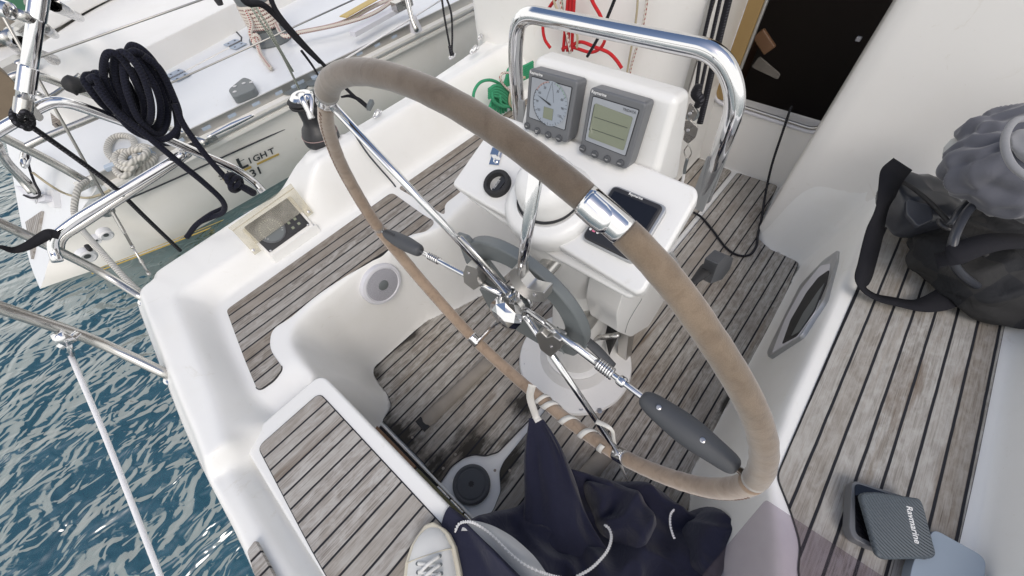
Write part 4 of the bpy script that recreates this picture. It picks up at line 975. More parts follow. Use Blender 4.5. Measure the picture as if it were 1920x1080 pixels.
# fold axis rods with grips
eC,eF=WP_(175.2,-.012),WP_(353.8,-.010)
tube('axis_rod',[hubc+(eC-hubc)*.05,eC],.0048,'chrome',whl,14,smoothp=False)
tube('axis_rod',[hubc+(eF-hubc)*.05,eF],.0052,'chrome',whl,14,smoothp=False)
tube('axis_sleeve',[hubc+(eC-hubc)*.10,hubc+(eC-hubc)*.44],.0066,'chrome',whl,16,smoothp=False)
tube('axis_sleeve',[hubc+(eF-hubc)*.08,hubc+(eF-hubc)*.30],.0068,'chrome',whl,16,smoothp=False)
def grip(a,b,rs,lab):
    V_,F_,U_2=sweep([a+(b-a)*t for t in np.linspace(0,1,len(rs))],rs,24); 
    o=obj('grip',V_,F_,'dgrey',whl,True,U_2); o['label']=lab
    s=o.modifiers.new('s','SUBSURF'); s.levels=1; s.render_levels=2
    return o
g1=grip(hubc+(eC-hubc)*.63,hubc+(eC-hubc)*.985,[.011,.0170,.0185,.0205,.0215,.0205,.0175,.0155,.012],'large dark grey rubber grip on the right of the wheel')
g2=grip(hubc+(eF-hubc)*.985,hubc+(eF-hubc)*.66,[.009,.0125,.0150,.0165,.0170,.0165,.0145,.0135],'dark grey rubber grip on the left of the wheel')
for t in (.70,.86):
    c=hubc+(eC-hubc)*t; nn=((Vector(CAM)-c).normalized()+Vector((0,0,.3))).normalized(); screw('screw',c+nn*.0195,nn,.0035,g1)
grx=(eF-hubc).normalized(); c=hubc+(eF-hubc)*.94; vn=(Vector(CAM)-c).normalized(); vn=(vn-grx*vn.dot(grx)).normalized()
text('marking','LEWMAR',c+vn*.0172-grx*.0+Vector((0,0,.002)),-grx,vn.cross(-grx)*1,.0065,'blackmat',g2,thick=.0006)
# springs on the rods
def coil(a,b,r,wr,turns,parent,nm='spring'):
    d=(b-a); dn=d.normalized(); u=dn.orthogonal().normalized(); v=dn.cross(u)
    p=[a+d*(k/(turns*12))+(u*math.cos(2*math.pi*k/12)+v*math.sin(2*math.pi*k/12))*r for k in range(turns*12+1)]
    V_,F_,U_2=sweep(p,wr,6); return obj(nm,V_,F_,'chrome',parent,True,U_2)
coil(hubc+(eC-hubc)*.44,hubc+(eC-hubc)*.51,.0085,.0018,7,whl)
coil(hubc+(eF-hubc)*.52,hubc+(eF-hubc)*.60,.0068,.0014,6,whl)
lathe('collar',[(.0075,0),(.0085,.002),(.0085,.010),(.0075,.012)],hubc+(eC-hubc)*.535,(eC-hubc),'chrome',whl,20)
# grey arc plate (folding lock ring)
def arcplate():
    rc=hubc+Vector((.012,0,-.010)); ro,ri=.141,.098; V_=[];F_=[]; K=48
    a0,a1=28,228   # sweep over the top and right, from left casting to the lower casting
    for k in range(K+1):
        a=math.radians(a0+(a1-a0)*k/K); d=wu*math.cos(a)+wv*math.sin(a)
        for rr,of in ((ri,.0),(ro,.0),(ro,.020),(ri,.020)): V_.append(rc+d*rr-wn*of)
    for k in range(K):
        for j in range(4): F_.append((k*4+j,k*4+(j+1)%4,(k+1)*4+(j+1)%4,(k+1)*4+j))
    F_.append((0,1,2,3)); F_.append((K*4+3,K*4+2,K*4+1,K*4))
    o=obj('lock_ring',V_,F_,'mgrey',whl); bevel(o,.004,3)
    wf=tuple(hubc+Vector((.010,0,0)))
    for poly in ([(853,440),(873,447),(907,487),(945,535),(915,545),(873,493)],[(898,541),(925,550),(985,600),(1050,625),(1098,655),(1075,668),(1010,645),(955,612),(915,575)]):
        prism('lock_web',rpoly([PL(x,y,wf,tuple(wn)) for x,y in poly],.006),-wn*.010,'mgrey',whl,.002)
arcplate()
# cast clamps on the spokes, crescent shaped
for of,poly,sc_ in ((-.016,[(874,497),(893,503),(897,512),(894,522),(898,538),(888,544),(870,530),(868,512)],(879,512)),
      (-.020,[(956,508),(967,502),(974,508),(975,524),(990,541),(1005,546),(1020,549),(1020,566),(1008,567),(985,560),(966,543),(955,525)],(1003,553)),
      (-.020,[(1003,628),(1013,622),(1025,634),(1036,630),(1051,640),(1050,655),(1032,671),(1012,655)],(1034,650))):
    wf=tuple(hubc+wn*(-of)); 
    o=prism('clamp',rpoly([PL(x,y,wf,tuple(wn)) for x,y in poly],.004),-wn*.020,'alu',whl,.005,4); screw('screw',PL(*sc_,wf,tuple(wn)),wn,.0038,o)
# faceted friction knob
def knob():
    c=P(949,588,X=hubc.x-.045); nrm=(wn+Vector((0,.1,0))).normalized(); u=nrm.orthogonal().normalized(); v=nrm.cross(u); V_=[];F_=[]; n_=8
    prof=[(.016,-.022),(.028,-.013),(.032,-.004),(.030,.007),(.022,.016),(.011,.019)]
    for i,(r,h) in enumerate(prof):
        for k in range(n_):
            a=2*math.pi*(k+.5*(i%2))/n_; V_.append(c+nrm*h+(u*math.cos(a)+v*math.sin(a))*r)
    for i in range(len(prof)-1):
        for k in range(n_):
            k2=(k+1)%n_
            if i%2==0: F_+=[(i*n_+k,i*n_+k2,(i+1)*n_+k),(i*n_+k2,(i+1)*n_+k2,(i+1)*n_+k)]
            else: F_+=[(i*n_+k,i*n_+k2,(i+1)*n_+k2),(i*n_+k,(i+1)*n_+k2,(i+1)*n_+k)]
    F_.append(tuple(range(n_-1,-1,-1))); F_.append(tuple(range((len(prof)-1)*n_,len(prof)*n_)))
    obj('friction_knob',V_,F_,'chrome',whl)
    lathe('hub_nut',[(.016,0),(.016,.02)],c-nrm*.03,nrm,'steel',whl,12)
knob()
lathe('wheel_shaft',[(.018,0),(.018,.24)],hubc,-wn,'steel',ped,28)
# white webbing wound round the rim
def wrap():
    parts=[]
    def helix(a0,a1,turns,w,r,ph,n=120):
        V_=[];F_=[]
        for k in range(n+1):
            t=k/n; a=a0+(a1-a0)*t; th=ph+2*math.pi*turns*t; d=(wu*math.cos(math.radians(a))+wv*math.sin(math.radians(a))); tg=(WP_(a+1)-WP_(a)).normalized()
            o_=(d*math.cos(th)+wn*math.sin(th)); c=WP_(a)+o_*(r+.0008*math.sin(9*t))
            V_+=[c-tg*w/2,c+tg*w/2]
        for k in range(n): F_.append((2*k,2*k+1,2*k+3,2*k+2))
        return V_,F_,None
    parts.append(helix(264,236,3.3,.015,.0166,1.0)); parts.append(helix(268,263,.9,.011,.0170,-.4,40))
    o=multi('webbing_wrap',parts,'whiteweb',strap,True); s=o.modifiers.new('s','SOLIDIFY'); s.thickness=.0014
strap=thing('webbing_strap','white webbing strap wound in a spiral around the lower rim of the wheel','strap')
wrap()
def ribbon(name,pts,wd,mat,parent,up=(0,0,1),th=.0014,sub=8,twist=0):
    q=spline(pts,sub); V_=[];F_=[];U_=[]
    n=len(q); up=Vector(up)
    for i in range(n):
        t=(q[min(i+1,n-1)]-q[max(i-1,0)]).normalized(); upi=Matrix.Rotation(twist*i/n,3,t)@up; s=t.cross(upi).normalized()
        wdi=wd if not hasattr(wd,'__len__') else float(np.interp(i/(n-1),np.linspace(0,1,len(wd)),wd))
        V_+=[q[i]-s*wdi/2,q[i]+s*wdi/2]
    for i in range(n-1): F_.append((2*i,2*i+1,2*i+3,2*i+2))
    o=obj(name,V_,F_,mat,parent,True)
    if th: s=o.modifiers.new('s','SOLIDIFY'); s.thickness=th; s.offset=0
    return o
ribbon('loose_end',[P(998,722,X=.0),P(994,745,X=-.005),P(1004,778,X=-.01),P(1010,790,X=-.015)],.017,'whiteweb',strap,up=-Vector(ray(1000,750)))
ribbon('loose_end',[P(1118,790,X=.02),P(1146,805,X=.02),P(1152,830,X=.03),P(1165,875,X=.06),P(1180,910,X=.08)],[.010,.007,.008,.013,.006],'whiteweb',strap,up=-Vector(ray(1150,850)),twist=1.4)

# ================================================================ OWN YACHT: stern rail, wires, cords
ry=1.0
tube('stern_rail',bent([P(486,350,Y=.985)-Vector((0,0,.02)),P(478,342,Y=ry),P(445,318,Y=ry),P(250,235,Y=ry),P(130,193,Y=ry),P(100,190,Y=ry),P(75,200,Y=ry),P(0,243,Y=ry),P(-60,280,Y=ry),P(-200,350,Y=ry-.1)],  .03,5),.0110,'chrome',yacht,18,smoothp=False)
tube('stern_rail',bent([P(345,287,Y=ry),P(330,297,Y=ry),P(140,412,Y=ry),P(98,445,Y=ry),P(100,470,Y=ry),P(108,490,Y=ry-.02)],.05,8),.0105,'chrome',yacht,16,smoothp=False)
tube('stern_rail',bent([P(355,287,Y=1.06),P(335,302,Y=1.06),P(145,428,Y=1.06),P(112,448,Y=1.06),P(112,480,Y=1.04)],.05,8),.009,'steel',yacht,12,smoothp=False)
tube('rail_leg',[P(274,562,Z=.43),P(180,506,X=-.497),P(0,418,X=-.52),P(-200,330,X=-.56)],.0105,'steel',yacht,16)
tube('rail_leg',[P(324,707,Z=.42),P(180,640,X=-.562),P(0,577,X=-.585),P(-220,500,X=-.62)],.0115,'steel',yacht,16)
for (x,y,z) in ((275,563,.427),(325,708,.418)): lathe('leg_socket',[(.021,0),(.020,.005),(.015,.008)],P(x,y,Z=z),(0,0,1),'chrome',yacht,24)
screw('deck_screw',P(275,573,Z=.428),(0,0,1),.004,yacht)
# clamp and white coated wire under the aft leg
cl=P(120,634,X=-.570)
multi('wire_clamp',[boxd(cl,(1,0,0),(0,1,0),(0,0,1),.02,.016,.03),(*latd([(.007,-.02),(.007,.02)],cl+Vector((0,.004,-.012)),(1,.3,0),14)[:2],None),(*latd([(.0055,0),(.0045,.05)],cl+Vector((0,0,-.005)),(P(135,672,X=-.60)-cl),14)[:2],None)],'chrome',yacht)
tube('coated_wire',[P(133,668,X=-.597),P(200,825,X=-.64),P(302,1085,X=-.70),P(340,1180,X=-.72)],.0048,'whitepl',yacht,10)
# stern pads on the flange
prism('stern_step',rpoly([P(478,1013,Z=.434),P(463,1033,Z=.434),P(500,1150,Z=.434),P(540,1130,Z=.434)],.004),(0,0,-.01),'teak_stern',yacht,.001)

# backstay wire with turnbuckle
bs0=P(278,512,Y=1.00); bs1=P(230,432,Y=1.03); bs2=P(0,20,Y=1.25)
tube('backstay_wire',[bs2+(bs2-bs1)*1.2,bs2,P(248,462,Y=1.02)],.0033,'wire',yacht,8,smoothp=False)
lathe('wire_terminal',[(.0036,0),(.0045,.01),(.0045,.05),(.0035,.06)],P(210,397,Y=1.045),(bs0-P(210,397,Y=1.045)),'steel',yacht,12)
d_=(bs0-P(248,462,Y=1.02)); a_=P(248,462,Y=1.02); s_=d_.normalized().cross(Vector((1,0,0))).normalized()
multi('turnbuckle',[sweep([a_+s_*.007*k,a_+d_*.6+s_*.009*k,a_+d_+s_*.007*k],.0028,8) for k in (-1,1)]+[sweep([a_+d_*t-s_*.011,a_+d_*t+s_*.011],.0045,8) for t in (0,.55,1.0)],'steel',yacht)
# post standing on the rail with collars
p0,p1=P(46,186,Y=.99),P(73,0,Y=1.02)
tube('bimini_post',[p0,p1,p1+(p1-p0)*.8],.0125,'chrome',yacht,22,smoothp=False)
pd=(p1-p0).normalized(); L0=(p1-p0).length
for t in (.06,.80): lathe('post_collar',[(.013,0),(.0145,.002),(.0145,.05),(.013,.052)],p0+pd*L0*t,pd,'chrome',yacht,28)
lathe('post_foot',[(.014,-.03),(.014,.0)],p0,pd,'steel',yacht,18)
k0=P(0,14,Y=1.02); k1=P(33,26,Y=1.0); lathe('cross_fitting',[(.015,0),(.015,(k1-k0).length*.9),(.011,(k1-k0).length)],k0-(k1-k0)*.3,k1-k0,'chrome',yacht,24)
tube('cross_arm',[k1,P(58,36,Y=1.01)],.010,'steel',yacht,10,smoothp=False)
tube('rail_clamp',[P(66,206,Y=ry),P(46,217,Y=ry)],.0142,'mgrey',yacht,18,smoothp=False)
prism('clamp_plate',rpoly([P(38,188,Y=.985),P(56,190,Y=.985),P(84,220,Y=.985),P(76,230,Y=.985),P(60,218,Y=.985)],.006),(0,.008,0),'steel',yacht,.002)
# ---- ropes (each a thing of its own)
def ropething(name,pts,r,mat,label,group=None,sub=8,seg=10,cat='rope'):
    o=tube(name,pts,r,mat,None,seg,sub); tag(o,label,cat,group); return o
def loop(cx,cy,w,h,ang,Yv,n=10,jit=0,dy=.0):
    o=[]
    for k in range(n):
        a=2*math.pi*k/n; x=cx+math.cos(a)*w*math.cos(ang)-math.sin(a)*h*math.sin(ang); y=cy+math.cos(a)*w*math.sin(ang)+math.sin(a)*h*math.cos(ang)
        o.append(P(x+random.uniform(-jit,jit),y+random.uniform(-jit,jit),Y=Yv+dy*math.sin(a*1.0+cx)))
    return o
nav=[]
RN=.0074
seq=[P(238,102,Y=1.02),P(215,105,Y=1.03),P(209,135,Y=1.04),P(225,185,Y=1.05)]
loops=[(232,168,26,74,-.42,1.00),(250,165,26,72,-.36,.985),(262,170,28,76,-.38,1.02),(272,175,30,82,-.36,1.00),(243,178,22,62,-.40,1.045),(258,182,18,55,-.36,1.03),(275,165,34,84,-.33,1.05),(225,172,20,56,-.5,1.06),(283,182,36,92,-.40,1.03),(205,180,18,50,-.62,1.04),(190,172,16,40,-.72,1.05)]
for i,(cx,cy,w_,h_,an2,yy) in enumerate(loops):
    pp=loop(cx,cy,w_,h_,an2,yy,12,2.2,.025); nav.append(sweep(spline(pp,6,True),RN*(1 if i%3 else .95),10,True))
for pts_ in ([P(167,150,Y=1.0),P(178,145,Y=.99),P(190,165,Y=.99),P(215,205,Y=.985),P(250,245,Y=.98),P(300,262,Y=.985),P(330,245,Y=.99),P(336,215,Y=1.0),P(325,180,Y=1.0),P(300,130,Y=1.0),P(270,105,Y=1.0)],
             [P(328,195,Y=.985),P(345,235,Y=.98),P(385,290,Y=.97),P(420,330,Y=.965),P(440,350,Y=.97)],
             [P(180,160,Y=.99),P(215,205,Y=.975),P(270,250,Y=.97),P(330,300,Y=.965),P(385,345,Y=.97),P(418,378,Y=.98),P(418,398,Y=1.0),P(395,408,Y=1.03),P(370,420,Y=1.05),P(350,445,Y=1.07)],
             [P(372,418,Y=1.04),P(395,402,Y=1.03),P(420,390,Y=1.04)]):
    nav.append(sweep(spline(pts_,8),RN,10))
for (cx,cy,w_,h_) in ((436,338,13,9),(442,345,10,13),(438,342,8,8)):
    nav.append(sweep(spline(loop(cx,cy,w_,h_,.7,.965,8,1,.02),5,True),RN*.95,10,True))
nav.append(sweep(spline([P(445,345,Y=.96),P(458,352,Y=.965),P(475,362,Y=.98)],6),[RN,RN*1.4,RN*1.5],10))
o=multi('mooring_rope',nav,'r_navy'); tag(o,'thick navy blue mooring rope hanging in a large coil over the stern rail','rope')
kn=[sweep(spline(loop(40,219,15,20,-.5,.985,9,1,.02),5,True),.0052,8,True),sweep(spline(loop(50,226,11,16,-.4,.985,9,1,.02),5,True),.0052,8,True)]
kn.append(sweep(spline([P(57,236,Y=.99),P(150,302,Y=1.02),P(215,352,Y=1.05),P(275,410,Y=1.08),P(338,470,Y=1.12)],8),.0055,8))
tag(multi('lashing_cord',kn,'r_black'),'thin black cord tied round the stern rail and running down towards the water','cord')
o=ribbon('black_strap',[P(-40,462,Y=.97),P(0,463,Y=.97),P(25,469,Y=.975),P(50,462,Y=.975),P(78,446,Y=.98),P(93,438,Y=.975),P(112,442,Y=.97)],[.010,.008,.014,.018,.022,.022,.020],'web',None,up=(0,-.5,.8),twist=.8)
tag(o,'short black webbing strap fluttering from the end of the lower stern rail','strap')
o=ropething('mooring_line',[P(163,340,Z=.07),P(148,352,Y=2.48),P(141,375,Y=2.4),P(140,402,Y=2.3),P(152,428,Y=2.1),P(190,472,Y=1.6),P(235,522,Y=1.25),P(272,556,Y=1.0)],[.014,.014,.0135,.013,.0125,.0105,.0085,.0075],'r_white','white twisted mooring line from the neighbouring stern to this boat','mooring lines',cat='rope')
# black double strap with clip, above the winch
sp_=[]
sp_.append(sweep(spline([P(500,-40,Y=1.05),P(515,15,Y=1.05),P(560,72,Y=1.04),P(620,135,Y=1.03),P(655,172,Y=1.0),P(690,203,Y=.965)],6),[.010,.010,.011,.009,.0085,.008],8,flat=.6))
sp_.append(sweep(spline([P(440,-30,Y=1.08),P(462,4,Y=1.07),P(490,8,Y=1.06),P(515,28,Y=1.06),P(560,78,Y=1.04),P(600,118,Y=1.03)],6),[.014,.014,.012,.010,.009,.006],8,flat=.6))
sp_.append(sweep(spline([P(565,95,Y=1.03),P(585,122,Y=1.03),P(602,150,Y=1.02)],6),[.004,.0035,.003],8))
sp_.append(sweep(spline([P(640,182,Y=1.0),P(655,180,Y=1.0),P(672,186,Y=.99),P(688,198,Y=.98)],6),[.003,.005,.006,.005],8))
o=multi('black_sheet',sp_,'web'); tag(o,'thick black webbing sheet running down behind the wheel to a grey clip on the coaming','strap')
box('grey_clip',P(694,197,Y=.965),(.035,.016,.016),'mgrey',o,.003,ax=(1,.4,.3),ay=(-.4,1,0),az=(0,0,1))
# thin black loop near the forward coaming
o=multi('black_cord_loop',[sweep(spline([P(826,-20,X=.80),P(833,30,X=.80),P(842,80,X=.80),P(846,102,X=.79)],6),.0035,8),sweep(spline([P(830,-20,X=.81),P(845,20,X=.81),P(848,60,X=.81),P(847,100,X=.79)],6),.0035,8),sweep([P(843,86,X=.79),P(848,104,X=.78)],[.006,.009],8)],'r_black')
tag(o,'thin black doubled cord with a knot hanging over the forward coaming edge','cord')
# green rope bundle by the cabin bulkhead
gr=[]
def G(x,y,X=1.0):
    q=P(x,y,X=X); q2=P(x,y,Y=.80-(1.0-X)*.5); return q if q.y<q2.y else q2
for i in range(7):
    gr.append(sweep(spline([G(914+i*6,212+i*3,.95+.01*i),G(924+i*4,186,.96),G(938+i*2,166-i*2,.97),G(955,158-i*5,.98),G(978,150-i*4,1.0),G(1000,140-i*4,1.02)],6),.0054,8))
for i in range(5):
    gr.append(sweep(spline([G(916,168+i*4,.94),G(930,160+i*5,.93),G(948,168+i*6,.93),G(965,186+i*6,.95),G(975,200+i*4,.97)],6),.0054,8))
gr.append(sweep(spline([G(922,172,.93),G(926,190,.92),G(944,200,.92),G(962,197,.93),G(975,190,.95)],6),.0060,8))
gr.append(sweep(spline([G(938,178,.92),G(940,195,.92),G(955,200,.92)],6),.0060,8))
gr.append(sweep(spline([G(887,193,.96),G(889,172,.96),G(900,155,.96),G(918,150,.96),G(935,156,.95),G(950,170,.94),G(958,180,.94)],6),.0054,8))
o=multi('green_rope',gr,'r_green'); tag(o,'bundle of green rope heaped on the port seat beside the cabin','rope')
ropething('tie_line',[G(955,136,.92),G(942,138,.91),G(938,148,.91),G(945,160,.91),G(958,172,.91),G(975,184,.93)],.0042,'r_fleck','thin white line with red flecks bound round the green rope')
ropething('tie_line',[G(985,145,.93),G(968,150,.92),G(957,175,.91),G(956,195,.91),G(966,204,.92)],.005,'r_beige','beige cord end tucked in beside the green rope')
# red ropes on the bulkhead
def B_(x,y,X=1.07): return P(x,y,X=X)
rr=[]
for i,(xa,xb,xc) in enumerate(((1064,1060,1056),(1070,1067,1064),(1076,1074,1072))): rr.append(sweep(spline([B_(xa+2,-30),B_(xa,10),B_(xb,50),B_(xc,96)],6),.0060,8))
rr.append(sweep(spline([B_(1045,-6),B_(1030,14),B_(1020,35),B_(1018,55),B_(1022,75),B_(1032,90)],6),.0058,8))
rr.append(sweep(spline([B_(1100,-25),B_(1112,5),B_(1126,30),B_(1134,55),B_(1135,72),B_(1126,90),B_(1108,98),B_(1085,92),B_(1068,87),B_(1054,92)],6),.0058,8))
rr.append(sweep(spline([B_(1072,92),B_(1078,82),B_(1092,79),B_(1115,88),B_(1140,98),B_(1155,112),B_(1166,128)],6),.0060,8))
o=multi('red_rope',rr,'r_red'); tag(o,'red rope hanging in loops on the white cabin bulkhead above the displays','rope')
ropething('hanging_line',[B_(1046,-20,1.06),B_(1053,20,1.06),B_(1062,60,1.06),B_(1070,100,1.06)],.0045,'r_fleck','pale flecked line hanging between the red strands',)
ropething('hanging_line',[B_(1052,-25,1.075),B_(1054,10,1.075),B_(1060,60,1.075),B_(1068,100,1.075)],.0045,'r_grey','grey green line hanging beside the red rope bundle')
ropething('hanging_line',[B_(1036,-10,1.05),B_(1040,6,1.05),B_(1050,25,1.05),B_(1080,60,1.055),B_(1082,90,1.055)],.0042,'r_beige','beige line crossing behind the red rope')
ropething('black_line',[P(1160,-20,X=.85),P(1140,30,X=.85),P(1122,70,X=.85),P(1101,106,X=.85)],.0045,'r_black','black line slanting behind the middle of the guard rail',cat='rope')
ropething('hanging_line',[B_(1197,-20,1.14),B_(1192,40,1.14),B_(1178,122,1.14),B_(1172,160,1.14)],.0036,'r_beige','thin beige cord running down the bulkhead right of the red rope')
ropething('hanging_line',[B_(1216,-20,1.15),B_(1205,50,1.15),B_(1184,122,1.15),B_(1178,160,1.15)],.0044,'r_fleck','white line with red flecks running down beside the thin beige cord')
for i,(a,b,c,rr_2) in enumerate(((1336,1316,1304,.0058),(1350,1330,1312,.0058))):
    ropething('black_halyard',[P(a+3,-25,X=1.17),P(a,0,X=1.17),P(b,90,X=1.16),P(c,175,X=1.14)],rr_2,'r_black',('left thin black rope beside the companionway frame','middle thin black rope beside the companionway frame')[i])
ropething('black_halyard',[P(1372,-25,X=1.18),P(1366,0,X=1.18),P(1342,100,X=1.17),P(1322,190,X=1.15),P(1312,232,X=1.13)],.0105,'r_black','thickest black rope hanging beside the companionway frame')
# tackle
tk_=thing('block_tackle','steel double block with snap shackle hanging from black ropes behind the guard rail','block')
def K(x,y,o=0): return P(x,y,X=1.08-o)
tube('rope_knot',[K(1310,160),K(1305,175),K(1312,188),K(1306,200)],[.012,.017,.015,.010],'r_black',tk_,12)
prism('cheek_plate',rpoly([K(1292,193,.01),K(1300,198,.01),K(1308,212,.01),K(1300,226,.01),K(1290,232,.01),K(1284,222,.01),K(1288,208,.01)],.006),(.004,0,0),'steel',tk_,.001)
prism('cheek_plate',rpoly([K(1281,228,.015),K(1292,224,.015),K(1309,240,.015),K(1304,258,.015),K(1290,270,.015),K(1280,262,.015),K(1284,246,.015),K(1277,238,.015)],.006),(.004,0,0),'steel',tk_,.001)
for (x,y) in ((1294,213),(1290,245)): 
    lathe('sheave',[(.020,-.006),(.016,0),(.020,.006)],K(x+5,y+2,-.002),(-1,-.4,.3),'mgrey',tk_,24); screw('bolt',K(x,y,.017),(-1,-.2,.3),.006,tk_)
tube('shackle',[K(1291,270),K(1283,282),K(1285,292),K(1290,297),K(1296,288),K(1295,280),K(1291,271)],.0022,'steel',tk_,8)
tube('tail',[K(1289,297),K(1285,312),K(1283,325)],.006,'mgrey',tk_,10); tube('tail',[K(1283,322),K(1279,345),K(1270,380)],.0055,'whitepl',tk_,10)
# black cable over the sill and across the floor
ropething('power_cable',[P(1484,200,X=1.612),P(1480,210,X=1.585),P(1470,240,X=1.565),P(1447,310,X=1.52),P(1435,365,X=1.48),P(1428,410,Z=.02),P(1421,440,Z=.018),P(1418,462,Z=.018),P(1405,478,Z=.018),P(1382,478,Z=.018),P(1360,463,Z=.018),P(1335,430,Z=.018),P(1316,408,Z=.02),P(1300,398,Z=.03)],.0048,'r_black','thin black cable hanging over the companionway sill and looping on the teak floor',cat='cable')

# ================================================================ NEIGHBOURING YACHT
nb=thing('neighbour_yacht','white sailing yacht moored alongside with SunLight 31 lettering on its hull','sailboat')
DZ=.02
A0=P(183,352,Z=DZ); A1=P(10,262,Z=DZ); B0=P(75,541,Z=WZ+.0); yT=A0.y-.0
tn=Vector((-(DZ-WZ),0,A0.x-B0.x)).normalized()
def TP(x,y,off=0): return PL(x,y,tuple(A0+tn*off),tuple(tn))
def D(x,y,h=0): return P(x,y,Z=DZ+h)
prism('deck',rpoly([A0,A1,Vector((A1.x-.1,4.9,DZ)),Vector((1,5.5,DZ)),Vector((9,5.5,DZ)),Vector((9,yT-.05,DZ)),Vector((1,yT-.02,DZ))],[.03,.05,.1,.1,0,0,0]),(0,0,-.05),'deckw',nb,.01)
hullm=[]
top=[A0]+[Vector((x,yT-.02*min(1,max(0,x)),DZ)) for x in np.linspace(A0.x+.2,9,30)]
bot=[TP(83,520)+Vector((0,0,-.0))]+[Vector((x,2.74-.03*x if x<3 else 2.65,WZ-.05)) for x in np.linspace(A0.x+.0,9,30)]
bot[0]=Vector((B0.x,B0.y,WZ-.03))
# extra points toward the stern tip
tp=[TP(183,352),TP(145,403),TP(93,483),TP(83,520),TP(75,542)]
V=[];F=[]; rows=8
cols=[]
def colm(a,b): return [a.lerp(b,t)+Vector((0,-.05*math.sin(math.pi*t),-.02*math.sin(math.pi*t))) for t in np.linspace(0,1,rows)]
# stern triangle: fan of columns from the slanting corner line to the first full column
full=colm(top[1],bot[1])
edge=[]
for t in np.linspace(0,1,rows):
    L_=t*(len(tp)-1); i=min(int(L_),len(tp)-2); edge.append(tp[i].lerp(tp[i+1],L_-i))
for s in np.linspace(0,1,8): cols.append([edge[k].lerp(full[k],s) for k in range(rows)])
for i in range(2,len(top)): cols.append(colm(top[i],bot[min(i,len(bot)-1)]))
for c in cols: V+=c
for i in range(len(cols)-1):
    for k in range(rows-1): F.append((i*rows+k,i*rows+k+1,(i+1)*rows+k+1,(i+1)*rows+k))
obj('hull',V,F,'hull',nb,True)
hn=Vector((0,-(DZ-WZ+.05),-(2.74-yT))).normalized(); hp=Vector((0,(yT+2.74)/2-.045,(DZ+WZ)/2))
def HP(x,y,off=.012): return PL(x,y,tuple(hp+hn*off),tuple(hn))
trp=[TP(183,352),TP(145,403),TP(93,483),TP(83,520),TP(75,542),TP(58,500),TP(46,455),TP(36,400),TP(22,320),TP(10,262),TP(60,285)]
prism('transom',rpoly(trp[:10],[.03,.03,.02,.02,.01,.05,.05,.05,.05,.02]),-tn*.03,'deckw',nb,.006)
# toe rail, strakes, stripes
def strip(name,pts,w_,h_,mat,parent=nb,up=(0,0,1)):
    parts=[]
    for a,b in zip(pts[:-1],pts[1:]):
        d=b-a; s=Vector(up).cross(d).normalized(); parts.append(boxd((a+b)/2,d,s,Vector(up),d.length,w_,h_))
    return multi(name,parts,mat,parent,False)
ty=yT-.02
tr=strip('toe_rail',[Vector((A0.x+.02,ty+.03,DZ+.025)),Vector((9,ty+.01,DZ+.025))],.012,.065,'alu')
strip('rail_base',[Vector((A0.x+.03,ty-.002,DZ-.006)),Vector((9,ty-.02,DZ-.006))],.06,.016,'hull')
for k in range(22):
    box('rail_slot',Vector((A0.x+.3+k*.16,ty+.0225,DZ+.028)),(.05,.006,.018),'hinge',tr)
strip('rub_strake',[Vector((A0.x+.05,ty-.02,DZ-.055)),Vector((9,ty-.035,DZ-.055))],.022,.02,'hull')
tube('hull_stripe',[HP(205,388),HP(320,339),HP(563,229),HP(760,140),HP(905,75)],.005,'gasket',nb,6)
tube('waterline_stripe',[HP(172,513,.02),HP(250,484,.03),HP(330,453,.03),HP(420,417,.03),HP(560,358,.03)],.005,'gold',nb,6)
tube('waterline_stripe',[HP(172,508,.02),HP(250,479,.03),HP(330,448,.03),HP(420,412,.03),HP(560,353,.03)],.0025,'gold',nb,6)
# lettering
e1=(HP(520,284)-HP(412,334)).normalized(); e2=(hn.cross(e1)); 
if e2.z<0: e2=-e2
def hl(x,y,s,h,bold=.012): return text('lettering',s,HP(x,y,.03),e1,e2,h,'textk',nb,thick=.004,bold=bold)
u_=(HP(520,284)-HP(412,334)).length
hl(412,337,'S',u_*.095); hl(428,329,'U',u_*.10); hl(437,324,'N',u_*.10); hl(449,318,'L',u_*.21,.03)
for (x,y,c) in ((468,306.5,'I'),(475.5,303.5,'G'),(489,297.5,'H'),(505,290.5,'T')): hl(x,y,c,u_*.115,.02)
# serifs
sf=[]
def serif(x,y,w): sf.append(boxd(HP(x,y,.034),e1,e2,hn,w*.6,.003,.002))
for x,y,w in ((451,318,.05),(453,301,.06)): serif(x,y,w)
multi('lettering',sf,'textk',nb,False)
hl(471,333,'31',u_*.15,.02)
for a,b in (((418,337),(430,331)),((452,322),(471,313)),((482,308),(523,289))):
    q0,q1=HP(*a,.03),HP(*b,.03); multi('gold_underline',[boxd((q0+q1)/2,q1-q0,e2,hn,(q1-q0).length,.014,.003)],'gold',nb,False)
# skin fittings
for (x,y,r_2,mt) in ((201,397,.035,'steel'),(199,441,.035,'whitepl'),(164,481,.045,'whitepl'),(181,451,.022,'whitepl'),(168,467,.012,'blackmat')):
    f=lathe('skin_fitting',[(r_2,-.03),(r_2,.004),(r_2*.75,.012),(r_2*.5,.010),(.001,.010)],HP(x,y,.025),hn,mt,nb,28)
    if mt=='whitepl': lathe('hole',[(r_2*.35,0),(.001,.0)],HP(x,y,.0385),hn,'mgrey',f,16)
box('rudder_gudgeon',P(163,508,Y=3.0),(.08,.03,.05),'mgrey',nb,.006)
